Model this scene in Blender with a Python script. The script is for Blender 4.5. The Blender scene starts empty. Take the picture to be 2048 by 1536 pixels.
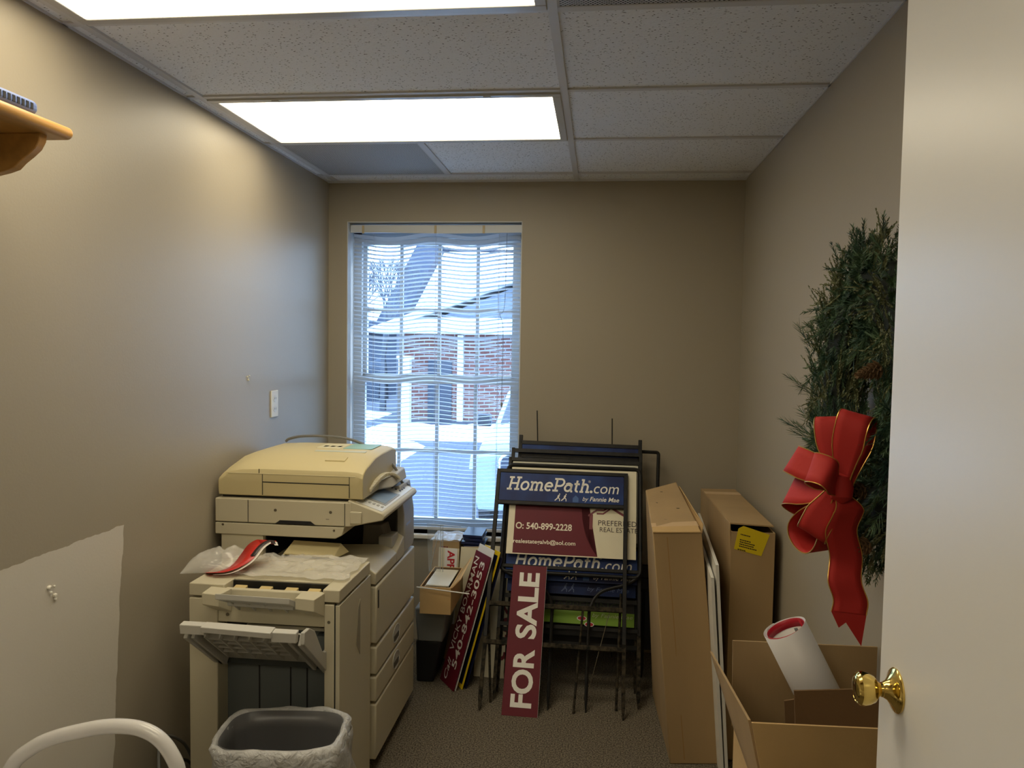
import bpy, bmesh, math, random
from math import sin, cos, pi, radians
from mathutils import Vector, Matrix, noise
random.seed(7)
S = bpy.context.scene
C = S.collection
V = Vector

# ------------------------------------------------------------------ camera, light, exposure
CAM = (0.0, 0.0, 1.56)
YAW, PITCH, ROLL, FPX = 0.1103086, 0.0535491, 0.0156062, 1559.46
cd = bpy.data.cameras.new('camera'); cam = bpy.data.objects.new('camera', cd); C.objects.link(cam)
cd.sensor_fit = 'HORIZONTAL'; cd.sensor_width = 36.0; cd.lens = 36.0*FPX/2048
cd.clip_start = 0.02; cd.clip_end = 300
cam.matrix_world = Matrix.Translation(CAM) @ Matrix.Rotation(YAW, 4, 'Z') @ Matrix.Rotation(pi/2-PITCH, 4, 'X') @ Matrix.Rotation(ROLL, 4, 'Z')
S.camera = cam
S.view_settings.view_transform = 'Standard'; S.view_settings.look = 'None'
S.view_settings.gamma = 1.0; S.view_settings.use_curve_mapping = False
S.view_settings.exposure = 0.68
WORLD_STRENGTH = 5.2; PANEL_STRENGTH = 5.7
w = bpy.data.worlds.new('sky'); S.world = w; w.use_nodes = True
bg = w.node_tree.nodes['Background']; bg.inputs[0].default_value = (0.42, 0.66, 1.0, 1); bg.inputs[1].default_value = WORLD_STRENGTH
sd = bpy.data.lights.new('winter_sun', 'SUN'); sd.energy = 0.8; sd.angle = radians(1); sd.color = (1, .95, .85)
sun = bpy.data.objects.new('winter_sun', sd); C.objects.link(sun); sun.rotation_euler = (radians(62), 0, radians(120))

# ------------------------------------------------------------------ materials
MATS = {}
def mat(name, col, rough=.6, metal=0, spec=.5, bump=0, bscale=60, var=0, vscale=8, alpha=1, trans=0, emit=None, est=0, coat=0, stretch=None, col2=None):
    if name in MATS: return MATS[name]
    m = bpy.data.materials.new(name); m.use_nodes = True; MATS[name] = m
    nt = m.node_tree; b = nt.nodes['Principled BSDF']
    b.inputs['Base Color'].default_value = (*col, 1); b.inputs['Roughness'].default_value = rough
    b.inputs['Metallic'].default_value = metal; b.inputs['Specular IOR Level'].default_value = spec
    b.inputs['Alpha'].default_value = alpha; b.inputs['Transmission Weight'].default_value = trans
    b.inputs['Coat Weight'].default_value = coat
    if emit: b.inputs['Emission Color'].default_value = (*emit, 1); b.inputs['Emission Strength'].default_value = est
    if bump or var:
        tc = nt.nodes.new('ShaderNodeTexCoord'); src = tc.outputs['Object']
        if stretch:
            mp = nt.nodes.new('ShaderNodeMapping'); mp.inputs['Scale'].default_value = stretch
            nt.links.new(src, mp.inputs[0]); src = mp.outputs[0]
    if bump:
        n = nt.nodes.new('ShaderNodeTexNoise'); n.inputs['Scale'].default_value = bscale; n.inputs['Detail'].default_value = 4
        nt.links.new(src, n.inputs['Vector'])
        bp = nt.nodes.new('ShaderNodeBump'); bp.inputs['Strength'].default_value = bump; bp.inputs['Distance'].default_value = .002
        nt.links.new(n.outputs['Fac'], bp.inputs['Height']); nt.links.new(bp.outputs[0], b.inputs['Normal'])
    if var:
        n = nt.nodes.new('ShaderNodeTexNoise'); n.inputs['Scale'].default_value = vscale; n.inputs['Detail'].default_value = 5
        nt.links.new(src, n.inputs['Vector'])
        r = nt.nodes.new('ShaderNodeValToRGB')
        c2 = col2 or tuple(c*(1-var) for c in col)
        r.color_ramp.elements[0].position = .35; r.color_ramp.elements[0].color = (*c2, 1)
        r.color_ramp.elements[1].position = .65; r.color_ramp.elements[1].color = (*col, 1)
        nt.links.new(n.outputs['Fac'], r.inputs[0]); nt.links.new(r.outputs[0], b.inputs['Base Color'])
    return m
def srgb(r, g, b): return tuple(((c/255)/12.92 if c <= 10 else ((c/255+.055)/1.055)**2.4) for c in (r, g, b))

WALL = mat('taupe_wall_paint', srgb(164, 155, 137), .42, bump=.12, bscale=160, spec=.4)
def wall_with_patch():
    m = bpy.data.materials.new('taupe_paint_with_unpainted_patch'); m.use_nodes = True; nt = m.node_tree; b = nt.nodes['Principled BSDF']
    N = nt.nodes.new; L = nt.links.new
    tc = N('ShaderNodeTexCoord'); sp = N('ShaderNodeSeparateXYZ'); L(tc.outputs['Object'], sp.inputs[0])
    def nz(scale, amp):
        n = N('ShaderNodeTexNoise'); n.inputs['Scale'].default_value = scale; n.inputs['Detail'].default_value = 4; L(tc.outputs['Object'], n.inputs['Vector'])
        a = N('ShaderNodeMath'); a.operation = 'MULTIPLY_ADD'; L(n.outputs['Fac'], a.inputs[0]); a.inputs[1].default_value = amp; a.inputs[2].default_value = -amp/2; return a
    def lt(axis, lim, n):
        a = N('ShaderNodeMath'); a.operation = 'ADD'; L(sp.outputs[axis], a.inputs[0]); L(n.outputs[0], a.inputs[1])
        c = N('ShaderNodeMath'); c.operation = 'LESS_THAN'; L(a.outputs[0], c.inputs[0]); c.inputs[1].default_value = lim; return c
    # right edge drifts: y < 2.10 + .06*(z-.4)
    sl = N('ShaderNodeMath'); sl.operation = 'MULTIPLY_ADD'; L(sp.outputs[2], sl.inputs[0]); sl.inputs[1].default_value = -.09; sl.inputs[2].default_value = .04
    n1 = nz(9, .03); ad = N('ShaderNodeMath'); ad.operation = 'ADD'; L(n1.outputs[0], ad.inputs[0]); L(sl.outputs[0], ad.inputs[1])
    a = lt(1, 2.108, ad); c = lt(2, 1.0, nz(14, .022))
    mu = N('ShaderNodeMath'); mu.operation = 'MULTIPLY'; L(a.outputs[0], mu.inputs[0]); L(c.outputs[0], mu.inputs[1])
    mx = N('ShaderNodeMix'); mx.data_type = 'RGBA'; L(mu.outputs[0], mx.inputs[0])
    mx.inputs[6].default_value = (*srgb(164, 155, 137), 1); mx.inputs[7].default_value = (*srgb(214, 208, 196), 1)
    L(mx.outputs[2], b.inputs['Base Color']); b.inputs['Roughness'].default_value = .42
    n = N('ShaderNodeTexNoise'); n.inputs['Scale'].default_value = 150; L(tc.outputs['Object'], n.inputs['Vector'])
    bp = N('ShaderNodeBump'); bp.inputs['Strength'].default_value = .12; bp.inputs['Distance'].default_value = .002
    L(n.outputs['Fac'], bp.inputs['Height']); L(bp.outputs[0], b.inputs['Normal'])
    return m
def tile_mat():
    m = bpy.data.materials.new('fissured_ceiling_tile'); m.use_nodes = True; nt = m.node_tree; b = nt.nodes['Principled BSDF']
    N = nt.nodes.new; L = nt.links.new
    tc = N('ShaderNodeTexCoord'); mp = N('ShaderNodeMapping'); mp.inputs['Scale'].default_value = (1, 1.6, 1); mp.inputs['Rotation'].default_value = (0, 0, .5); L(tc.outputs['Object'], mp.inputs[0])
    v = N('ShaderNodeTexVoronoi'); v.inputs['Scale'].default_value = 75; L(mp.outputs[0], v.inputs['Vector'])
    n = N('ShaderNodeTexNoise'); n.inputs['Scale'].default_value = 150; L(mp.outputs[0], n.inputs['Vector'])
    a = N('ShaderNodeMath'); a.operation = 'MULTIPLY_ADD'; L(n.outputs['Fac'], a.inputs[0]); a.inputs[1].default_value = .9; L(v.outputs['Distance'], a.inputs[2])
    r = N('ShaderNodeValToRGB'); r.color_ramp.elements[0].position = .57; r.color_ramp.elements[0].color = (.10, .10, .10, 1)
    r.color_ramp.elements[1].position = .63; r.color_ramp.elements[1].color = (.84, .86, .89, 1)
    L(a.outputs[0], r.inputs[0]); L(r.outputs[0], b.inputs['Base Color']); b.inputs['Roughness'].default_value = .95
    bp = N('ShaderNodeBump'); bp.inputs['Strength'].default_value = .6; bp.inputs['Distance'].default_value = .003; L(a.outputs[0], bp.inputs['Height']); L(bp.outputs[0], b.inputs['Normal'])
    return m
def perf_mat():
    m = bpy.data.materials.new('perforated_metal'); m.use_nodes = True; nt = m.node_tree; b = nt.nodes['Principled BSDF']
    N = nt.nodes.new; L = nt.links.new
    tc = N('ShaderNodeTexCoord'); mp = N('ShaderNodeMapping'); mp.inputs['Rotation'].default_value = (0, 0, pi/4); L(tc.outputs['Object'], mp.inputs[0])
    v = N('ShaderNodeTexVoronoi'); v.inputs['Scale'].default_value = 130; v.inputs['Randomness'].default_value = 0; L(mp.outputs[0], v.inputs['Vector']); v.voronoi_dimensions = '2D'
    r = N('ShaderNodeValToRGB'); r.color_ramp.elements[0].position = .36; r.color_ramp.elements[0].color = (.012, .012, .012, 1)
    r.color_ramp.elements[1].position = .42; r.color_ramp.elements[1].color = (.62, .62, .62, 1)
    L(v.outputs['Distance'], r.inputs[0]); L(r.outputs[0], b.inputs['Base Color']); b.inputs['Roughness'].default_value = .6
    return m
def diffuser_mat():
    m = bpy.data.materials.new('prismatic_diffuser'); m.use_nodes = True; nt = m.node_tree; b = nt.nodes['Principled BSDF']
    N = nt.nodes.new; L = nt.links.new
    tc = N('ShaderNodeTexCoord')
    wv = N('ShaderNodeTexWave'); wv.bands_direction = 'Y'; wv.inputs['Scale'].default_value = 1.65; wv.inputs['Distortion'].default_value = .6; L(tc.outputs['Object'], wv.inputs[0])
    v = N('ShaderNodeTexVoronoi'); v.inputs['Scale'].default_value = 110; v.inputs['Randomness'].default_value = 0; L(tc.outputs['Object'], v.inputs['Vector'])
    a = N('ShaderNodeMath'); a.operation = 'MULTIPLY_ADD'; L(wv.outputs['Fac'], a.inputs[0]); a.inputs[1].default_value = .35; a.inputs[2].default_value = .62
    c = N('ShaderNodeMath'); c.operation = 'MULTIPLY_ADD'; L(v.outputs['Distance'], c.inputs[0]); c.inputs[1].default_value = -.25; L(a.outputs[0], c.inputs[2])
    d = N('ShaderNodeMath'); d.operation = 'MULTIPLY'; L(c.outputs[0], d.inputs[0]); d.inputs[1].default_value = PANEL_STRENGTH
    b.inputs['Base Color'].default_value = (.8, .8, .78, 1); b.inputs['Emission Color'].default_value = (1.0, .875, .64, 1); L(d.outputs[0], b.inputs['Emission Strength'])
    return m
def carpet_mat():
    m = bpy.data.materials.new('brown_loop_carpet'); m.use_nodes = True; nt = m.node_tree; b = nt.nodes['Principled BSDF']
    N = nt.nodes.new; L = nt.links.new
    tc = N('ShaderNodeTexCoord'); n = N('ShaderNodeTexNoise'); n.inputs['Scale'].default_value = 170; n.inputs['Detail'].default_value = 3; L(tc.outputs['Object'], n.inputs['Vector'])
    r = N('ShaderNodeValToRGB'); e = r.color_ramp.elements; e[0].position = .38; e[0].color = (*srgb(60, 54, 45), 1); e[1].position = .62; e[1].color = (*srgb(128, 118, 100), 1)
    L(n.outputs['Fac'], r.inputs[0]); L(r.outputs[0], b.inputs['Base Color']); b.inputs['Roughness'].default_value = 1
    bp = N('ShaderNodeBump'); bp.inputs['Strength'].default_value = .8; bp.inputs['Distance'].default_value = .004; L(n.outputs['Fac'], bp.inputs['Height']); L(bp.outputs[0], b.inputs['Normal'])
    return m
def brick_mat():
    m = bpy.data.materials.new('red_brick'); m.use_nodes = True; nt = m.node_tree; b = nt.nodes['Principled BSDF']
    N = nt.nodes.new; L = nt.links.new
    tc = N('ShaderNodeTexCoord'); sp = N('ShaderNodeSeparateXYZ'); L(tc.outputs['Object'], sp.inputs[0])
    ad = N('ShaderNodeMath'); L(sp.outputs[0], ad.inputs[0]); L(sp.outputs[1], ad.inputs[1])
    cb = N('ShaderNodeCombineXYZ'); L(ad.outputs[0], cb.inputs[0]); L(sp.outputs[2], cb.inputs[1])
    br = N('ShaderNodeTexBrick'); br.inputs['Scale'].default_value = 1; br.inputs['Brick Width'].default_value = .32; br.inputs['Row Height'].default_value = .105; br.inputs['Mortar Size'].default_value = .014
    br.inputs['Color1'].default_value = (.20, .075, .06, 1); br.inputs['Color2'].default_value = (.15, .055, .045, 1); br.inputs['Mortar'].default_value = (.30, .30, .30, 1)
    L(cb.outputs[0], br.inputs['Vector']); L(br.outputs['Color'], b.inputs['Base Color']); b.inputs['Roughness'].default_value = .9
    return m
def glass_mat(name='window_glass', tint=(1, 1, 1), gl=.06):
    m = bpy.data.materials.new(name); m.use_nodes = True; nt = m.node_tree; N = nt.nodes.new; L = nt.links.new
    nt.nodes.remove(nt.nodes['Principled BSDF']); out = nt.nodes['Material Output']
    t = N('ShaderNodeBsdfTransparent'); t.inputs[0].default_value = (*tint, 1); g = N('ShaderNodeBsdfGlossy'); g.inputs['Roughness'].default_value = .03
    x = N('ShaderNodeMixShader'); x.inputs[0].default_value = gl; L(t.outputs[0], x.inputs[1]); L(g.outputs[0], x.inputs[2]); L(x.outputs[0], out.inputs[0])
    return m
def film_mat(name, col, amount, rough=.15, bump=0):
    m = bpy.data.materials.new(name); m.use_nodes = True; nt = m.node_tree; N = nt.nodes.new; L = nt.links.new
    b = nt.nodes['Principled BSDF']; out = nt.nodes['Material Output']
    b.inputs['Base Color'].default_value = (*col, 1); b.inputs['Roughness'].default_value = rough; b.inputs['Specular IOR Level'].default_value = .9
    t = N('ShaderNodeBsdfTransparent'); x = N('ShaderNodeMixShader'); x.inputs[0].default_value = amount
    if bump:
        tc = N('ShaderNodeTexCoord'); n = N('ShaderNodeTexNoise'); n.inputs['Scale'].default_value = 38; n.inputs['Detail'].default_value = 6; n.inputs['Distortion'].default_value = 1.5; L(tc.outputs['Object'], n.inputs['Vector'])
        bp = N('ShaderNodeBump'); bp.inputs['Strength'].default_value = 1; bp.inputs['Distance'].default_value = .012; L(n.outputs['Fac'], bp.inputs['Height']); L(bp.outputs[0], b.inputs['Normal'])
    L(t.outputs[0], x.inputs[1]); L(b.outputs[0], x.inputs[2]); L(x.outputs[0], out.inputs[0])
    return m
def slat_mat():
    m = bpy.data.materials.new('white_blind_slat'); m.use_nodes = True; nt = m.node_tree; N = nt.nodes.new; L = nt.links.new
    b = nt.nodes['Principled BSDF']; out = nt.nodes['Material Output']
    b.inputs['Base Color'].default_value = (.52, .54, .56, 1); b.inputs['Roughness'].default_value = .4
    t = N('ShaderNodeBsdfTranslucent'); t.inputs[0].default_value = (.6, .64, .68, 1); x = N('ShaderNodeMixShader'); x.inputs[0].default_value = .25
    L(b.outputs[0], x.inputs[1]); L(t.outputs[0], x.inputs[2]); L(x.outputs[0], out.inputs[0])
    return m
BEIGE = mat('beige_office_plastic', srgb(198, 190, 164), .5, bump=.05, bscale=400)
YBEIGE = mat('yellowed_plastic', srgb(206, 192, 146), .5, bump=.05, bscale=400)
LGREY = mat('light_grey_plastic', srgb(186, 184, 176), .5, bump=.05, bscale=400)
DGREY = mat('dark_grey_plastic', srgb(98, 104, 104), .6)
BLACK = mat('black_plastic', (.008, .008, .009), .5)
SEAM = mat('seam_shadow_gap_rubber', (.02, .02, .018), .9)
WHITEP = mat('white_paint', srgb(226, 224, 216), .5)
CARD = mat('brown_cardboard', srgb(176, 148, 106), .85, bump=.25, bscale=90, var=.12, vscale=5, stretch=(1, 1, .25))
CARD2 = mat('tan_cardboard', srgb(204, 170, 116), .85, bump=.25, bscale=90, var=.10, vscale=6)
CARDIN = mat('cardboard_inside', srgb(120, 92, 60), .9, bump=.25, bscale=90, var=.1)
TAPE = mat('paper_tape', srgb(208, 178, 136), .45)
IRON = mat('black_painted_iron', (.004, .004, .005), .5, spec=.3, var=.9, vscale=22, col2=(.014, .013, .011), bump=.3, bscale=200)
DIRTY = mat('muddy_black_iron', (.007, .007, .006), .85, spec=.2, var=.9, vscale=60, col2=(.06, .048, .03), bump=.6, bscale=200)
MAROON = mat('maroon_sign_face', srgb(104, 22, 38), .5, spec=.3, var=.15, vscale=4)
NAVY = mat('navy_sign_face', srgb(10, 24, 74), .5, spec=.3, var=.55, vscale=5, col2=srgb(24, 62, 130))
CREAM = mat('cream_sign_face', srgb(226, 218, 190), .4, var=.06, vscale=6)
WHITET = mat('white_print', srgb(235, 233, 225), .4)
CREAMT = mat('cream_print', srgb(235, 225, 205), .4)
MAROONT = mat('maroon_print', srgb(112, 28, 42), .4)
DARKT = mat('dark_print', srgb(50, 30, 32), .5)
REDT = mat('red_print', srgb(180, 30, 40), .4)
YELLOW = mat('yellow_sign_face', srgb(232, 200, 30), .4)
LIME = mat('lime_sign_face', srgb(130, 170, 50), .4)
RIBBON = mat('red_velvet_ribbon', srgb(178, 34, 28), .75, bump=.3, bscale=60)
GOLD = mat('gold_wire_edge', srgb(214, 170, 90), .35, metal=.8)
NEEDLE = mat('green_needles', srgb(86, 112, 78), .6, var=.6, vscale=18, col2=srgb(40, 72, 60))
CEDAR = mat('olive_cedar_fronds', srgb(122, 128, 88), .6, var=.4, vscale=30)
BRASS = mat('polished_brass', srgb(232, 204, 120), .1, metal=1)
GREYCABLE = mat('grey_cable_jacket', srgb(110, 110, 108), .5)
PINE = mat('varnished_pine', srgb(205, 155, 85), .35, var=.25, vscale=6, stretch=(6, .6, 6))
BLUEBOX = mat('blue_grey_plastic', srgb(100, 122, 178), .45)
SNOW = mat('snow', (.86, .88, .92), .9, bump=.5, bscale=6)
PAPER = mat('white_paper', srgb(228, 226, 222), .6)

# ------------------------------------------------------------------ mesh helpers
def B(): return bmesh.new()
def face(bm, pts):
    return bm.faces.new([bm.verts.new(p) for p in pts])
def hexa(bm, p):
    v = [bm.verts.new(q) for q in p]
    for f in ((3,2,1,0), (4,5,6,7), (0,1,5,4), (1,2,6,5), (2,3,7,6), (3,0,4,7)): bm.faces.new([v[i] for i in f])
    return bm
def bx(bm, x0, x1, y0, y1, z0, z1):
    return hexa(bm, [(x0,y0,z0),(x1,y0,z0),(x1,y1,z0),(x0,y1,z0),(x0,y0,z1),(x1,y0,z1),(x1,y1,z1),(x0,y1,z1)])
def box(*a): return bx(B(), *a)
def plate(bm, pts, n, t):
    """polygon pts extruded by t along n"""
    n = V(n).normalized()*t
    a = [bm.verts.new(V(p)) for p in pts]; b = [bm.verts.new(V(p)+n) for p in pts]; k = len(pts)
    bm.faces.new(a[::-1]); bm.faces.new(b)
    for i in range(k): bm.faces.new((a[i], a[(i+1) % k], b[(i+1) % k], b[i]))
    return bm
def prism(bm, pts, axis, a0, a1):
    f = {'x': lambda p, a: (a, p[0], p[1]), 'y': lambda p, a: (p[0], a, p[1]), 'z': lambda p, a: (p[0], p[1], a)}[axis]
    a = [bm.verts.new(f(p, a0)) for p in pts]; b = [bm.verts.new(f(p, a1)) for p in pts]; k = len(pts)
    bm.faces.new(a[::-1]); bm.faces.new(b)
    for i in range(k): bm.faces.new((a[i], a[(i+1) % k], b[(i+1) % k], b[i]))
    return bm
def tube(bm, pts, r, n=10, closed=False, sq=False):
    pts = [V(p) for p in pts]; k = len(pts); rings = []; up = None
    for i, p in enumerate(pts):
        a = pts[(i-1) % k] if (closed or i > 0) else p; c = pts[(i+1) % k] if (closed or i < k-1) else p
        t = (c-a).normalized()
        if up is None:
            up = t.orthogonal().normalized() if abs(t.z) > .98 or not sq else V((0, 0, 1))
        up = (up-t*up.dot(t)).normalized(); s = t.cross(up)
        rr = r[i] if isinstance(r, (list, tuple)) else r
        off = pi/4 if sq else 0
        rings.append([bm.verts.new(p+(up*cos(2*pi*j/n+off)+s*sin(2*pi*j/n+off))*rr) for j in range(n)])
    for i in range(k if closed else k-1):
        A, D = rings[i], rings[(i+1) % k]
        for j in range(n): bm.faces.new((A[j], A[(j+1) % n], D[(j+1) % n], D[j]))
    if not closed: bm.faces.new(rings[0][::-1]); bm.faces.new(rings[-1])
    return bm
def lathe(bm, prof, o, ax, n=32):
    o = V(o); ax = V(ax).normalized(); u = ax.orthogonal().normalized(); w_ = ax.cross(u); rings = []
    for r, h in prof:
        rings.append([bm.verts.new(o+ax*h+(u*cos(2*pi*j/n)+w_*sin(2*pi*j/n))*max(r, 1e-5)) for j in range(n)])
    for a, b in zip(rings, rings[1:]):
        for j in range(n): bm.faces.new((a[j], a[(j+1) % n], b[(j+1) % n], b[j]))
    bm.faces.new(rings[0][::-1]); bm.faces.new(rings[-1])
    return bm
def cr(pts, k=6, closed=False):
    pts = [V(p) for p in pts]; n = len(pts); out = []
    for i in range(n if closed else n-1):
        p1, p2 = pts[i], pts[(i+1) % n]
        p0 = pts[(i-1) % n] if (closed or i > 0) else p1*2-p2
        p3 = pts[(i+2) % n] if (closed or i < n-2) else p2*2-p1
        for j in range(k):
            t = j/k; out.append(.5*((2*p1)+(p2-p0)*t+(2*p0-5*p1+4*p2-p3)*t*t+(3*p1-p0-3*p2+p3)*t**3))
    if not closed: out.append(pts[-1])
    return out
OFF = {}
def obj(name, bm, m, parent=None, bevel=0, smooth=True, seg=2, ang=35, solid=0, sub=0):
    root = parent
    while root is not None and root.parent is not None: root = root.parent
    if root is not None and root.name in OFF: bmesh.ops.translate(bm, verts=bm.verts, vec=-OFF[root.name])
    if not solid: bmesh.ops.recalc_face_normals(bm, faces=bm.faces)
    me = bpy.data.meshes.new(name); bm.to_mesh(me); bm.free()
    o = bpy.data.objects.new(name, me); C.objects.link(o); me.materials.append(m)
    if smooth:
        for p in me.polygons: p.use_smooth = True
        me.set_sharp_from_angle(angle=radians(ang))
    if bevel:
        md = o.modifiers.new('bevel', 'BEVEL'); md.width = bevel; md.segments = seg; md.limit_method = 'ANGLE'; md.angle_limit = radians(40)
    if solid:
        md = o.modifiers.new('thickness', 'SOLIDIFY'); md.thickness = solid; md.offset = 0
    if sub:
        md = o.modifiers.new('subdivision', 'SUBSURF'); md.levels = sub; md.render_levels = sub
    if parent is not None: o.parent = parent
    return o
def thing(name, label, cat, loc=(0, 0, 0), group=None, local=False, mw=None):
    o = bpy.data.objects.new(name, None); C.objects.link(o); o.empty_display_size = .05
    if mw is not None: o.matrix_world = mw
    else:
        o.location = loc
        if not local: OFF[o.name] = V(loc)
    return tag(o, label, cat, group)
def tag(o, label, cat, group=None, kind=None):
    o['label'] = label; o['category'] = cat
    if group: o['group'] = group
    if kind: o['kind'] = kind
    return o
def struct(name, bm, m, parent=None, **k):
    o = obj(name, bm, m, parent, **k)
    if parent is None: o['kind'] = 'structure'
    return o
def axes(o, X, Z):
    X = V(X).normalized(); Z = V(Z); Z = (Z-X*Z.dot(X)).normalized(); Y = Z.cross(X)
    return Matrix(((X.x, Y.x, Z.x, o[0]), (X.y, Y.y, Z.y, o[1]), (X.z, Y.z, Z.z, o[2]), (0, 0, 0, 1)))
def leaned(o, lean, roll=0, yaw=0):
    return Matrix.Translation(o) @ Matrix.Rotation(yaw, 4, 'Z') @ Matrix.Rotation(-radians(lean), 4, 'X') @ Matrix.Rotation(radians(roll), 4, 'Y')

# flat print: everything is laid out in (u, v) and mapped to local (x, y0, z) facing -Y
def add_text(bm, s, u, v, wd, ht, y, rot=0, bold=0.0, shear=0.0, fn=None):
    cu = bpy.data.curves.new('t', 'FONT'); cu.body = s; cu.size = 1; cu.offset = bold; cu.shear = shear; cu.fill_mode = 'FRONT'; cu.resolution_u = 4
    o = bpy.data.objects.new('t', cu); C.objects.link(o)
    bpy.context.view_layer.update()
    me = o.evaluated_get(bpy.context.evaluated_depsgraph_get()).to_mesh()
    P = [(q.co.x, q.co.y) for q in me.vertices]; F = [tuple(p.vertices) for p in me.polygons]
    bpy.data.objects.remove(o); bpy.data.curves.remove(cu)
    place(bm, P, F, u, v, wd, ht, y, rot, fn)
def place(bm, P, F, u, v, wd, ht, y, rot=0, fn=None):
    x0 = min(p[0] for p in P); x1 = max(p[0] for p in P); y0 = min(p[1] for p in P); y1 = max(p[1] for p in P)
    c, s = cos(rot), sin(rot); vs = []
    for a, b in P:
        a = (a-x0)/(x1-x0)*wd; b = (b-y0)/(y1-y0)*ht
        U, W = u+a*c-b*s, v+a*s+b*c
        vs.append(bm.verts.new(fn(U, W) if fn else (U, y, W)))
    for f in F:
        try: bm.faces.new([vs[i] for i in f])
        except ValueError: pass
def ribbon2(P, F, pts, th):
    """flat stroke in 2D"""
    pts = [V((p[0], p[1])) for p in pts]; n = len(pts); b0 = len(P)
    for i, p in enumerate(pts):
        a = pts[max(i-1, 0)]; c = pts[min(i+1, n-1)]; t = (c-a).normalized(); nn = V((-t.y, t.x))*th/2
        P.append(tuple(p+nn)); P.append(tuple(p-nn))
    for i in range(n-1):
        k = b0+2*i; F.append((k, k+1, k+3, k+2))
def arc(cx, cy, rx, ry, a0, a1, n=14):
    return [(cx+rx*cos(radians(a0+(a1-a0)*i/n)), cy+ry*sin(radians(a0+(a1-a0)*i/n))) for i in range(n+1)]
def slab_word(sh=.2, cut=None):
    """HomePath in slab-serif strokes"""
    T = .145; P, F = [], []; x = 0
    G = {
     'H': (.98, [[(.22,0),(.22,1)],[(.76,0),(.76,1)],[(.22,.5),(.76,.5)],[(.02,.06),(.40,.06)],[(.02,.94),(.40,.94)],[(.58,.06),(.96,.06)],[(.58,.94),(.96,.94)]]),
     'o': (.74, [arc(.37,.34,.26,.29,0,360,22)]),
     'm': (1.14, [[(.2,0),(.2,.66)],arc(.38,.42,.18,.20,180,0)+[(.56,0)],arc(.74,.42,.18,.20,180,0)+[(.92,.05)],[(.03,.62),(.2,.62)],[(.06,.05),(.34,.05)],[(.44,.05),(.68,.05)],[(.84,.05),(1.1,.05)]]),
     'e': (.68, [[(.10,.36),(.58,.36)],arc(.34,.34,.25,.29,2,312,20)]),
     'P': (.84, [[(.22,0),(.22,1)],[(.22,.94),(.5,.94)],arc(.5,.68,.27,.26,90,-90),[(.5,.42),(.22,.42)],[(.02,.06),(.44,.06)],[(.02,.94),(.22,.94)]]),
     'a': (.72, [arc(.32,.3,.23,.24,0,360,20),[(.55,.60),(.55,.05)],arc(.33,.46,.22,.17,150,0),[(.55,.05),(.70,.05)]]),
     't': (.50, [[(.22,.88),(.22,.2)],arc(.36,.2,.14,.14,180,290),[(.04,.61),(.44,.61)]]),
     'h': (.82, [[(.2,0),(.2,1)],arc(.40,.42,.2,.20,180,0)+[(.60,.05)],[(.04,.94),(.2,.94)],[(.06,.05),(.34,.05)],[(.50,.05),(.78,.05)]]),
    }
    for ch in 'HomePath':
        wd, st = G[ch]
        for s in st: ribbon2(P, F, [(x+a+b*sh, b) for a, b in s], T)
        x += wd-.02
    return P, F
def runner(P, F, x, y, s):
    for poly in ([(0,.45),(.25,.5),(.38,.85),(.18,.92)], [(.02,.48),(-.35,.1),(-.25,.02),(.14,.38)], [(.1,.45),(.3,.3),(.32,0),(.42,0),(.42,.34),(.22,.52)], [(.2,.85),(.02,.7),(.1,.62),(.28,.76)], [(.26,.95),(.4,.93),(.42,1.08),(.28,1.1)]):
        b0 = len(P)
        for a, b in poly: P.append((x+a*s, y+b*s))
        F.append(tuple(range(b0, b0+len(poly))))

# ------------------------------------------------------------------ room
XL, XR, YB, ZC, YF = -1.398, .690, 3.927, 2.363, -1.3
XM, Y0, T2 = -.1287, 1.928, .6096
struct('floor', box(XL-.1, XR+.1, YF-.1, YB+.15, -.1, 0), carpet_mat())
struct('wall_left', box(XL-.12, XL, YF-.1, YB+.15, -.1, ZC+.1), wall_with_patch())
struct('wall_right', box(XR, XR+.12, YF-.1, YB+.15, -.1, ZC+.1), WALL)
struct('wall_front', box(XL, XR, YF-.12, YF, -.1, ZC+.1), WALL)
WX0, WX1, WZ0, WZ1 = -1.300, -.395, .562, 2.166
bm = B()
bx(bm, XL, WX0, YB, YB+.16, 0, ZC+.1); bx(bm, WX1, XR, YB, YB+.16, 0, ZC+.1)
bx(bm, WX0, WX1, YB, YB+.16, 0, WZ0); bx(bm, WX0, WX1, YB, YB+.16, WZ1, ZC+.1)
struct('wall_back', bm, WALL)
# stub wall the door is hinged on
struct('wall_stub', box(.50, XR, .17, .30, 0, ZC), WALL)
bm = B(); bx(bm, .44, .50, .15, .325, 0, 2.14); bx(bm, .39, .445, .15, .18, 0, 2.14)
struct('trim_1', bm, WHITEP)
# window liner
bm = B(); e = .004
bx(bm, WX0, WX0+e, YB-.001, YB+.13, WZ0, WZ1); bx(bm, WX1-e, WX1, YB-.001, YB+.13, WZ0, WZ1); bx(bm, WX0, WX1, YB-.001, YB+.13, WZ1-e, WZ1)
struct('trim_2', bm, mat('off_white_reveal_paint', srgb(206, 208, 206), .45))
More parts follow.
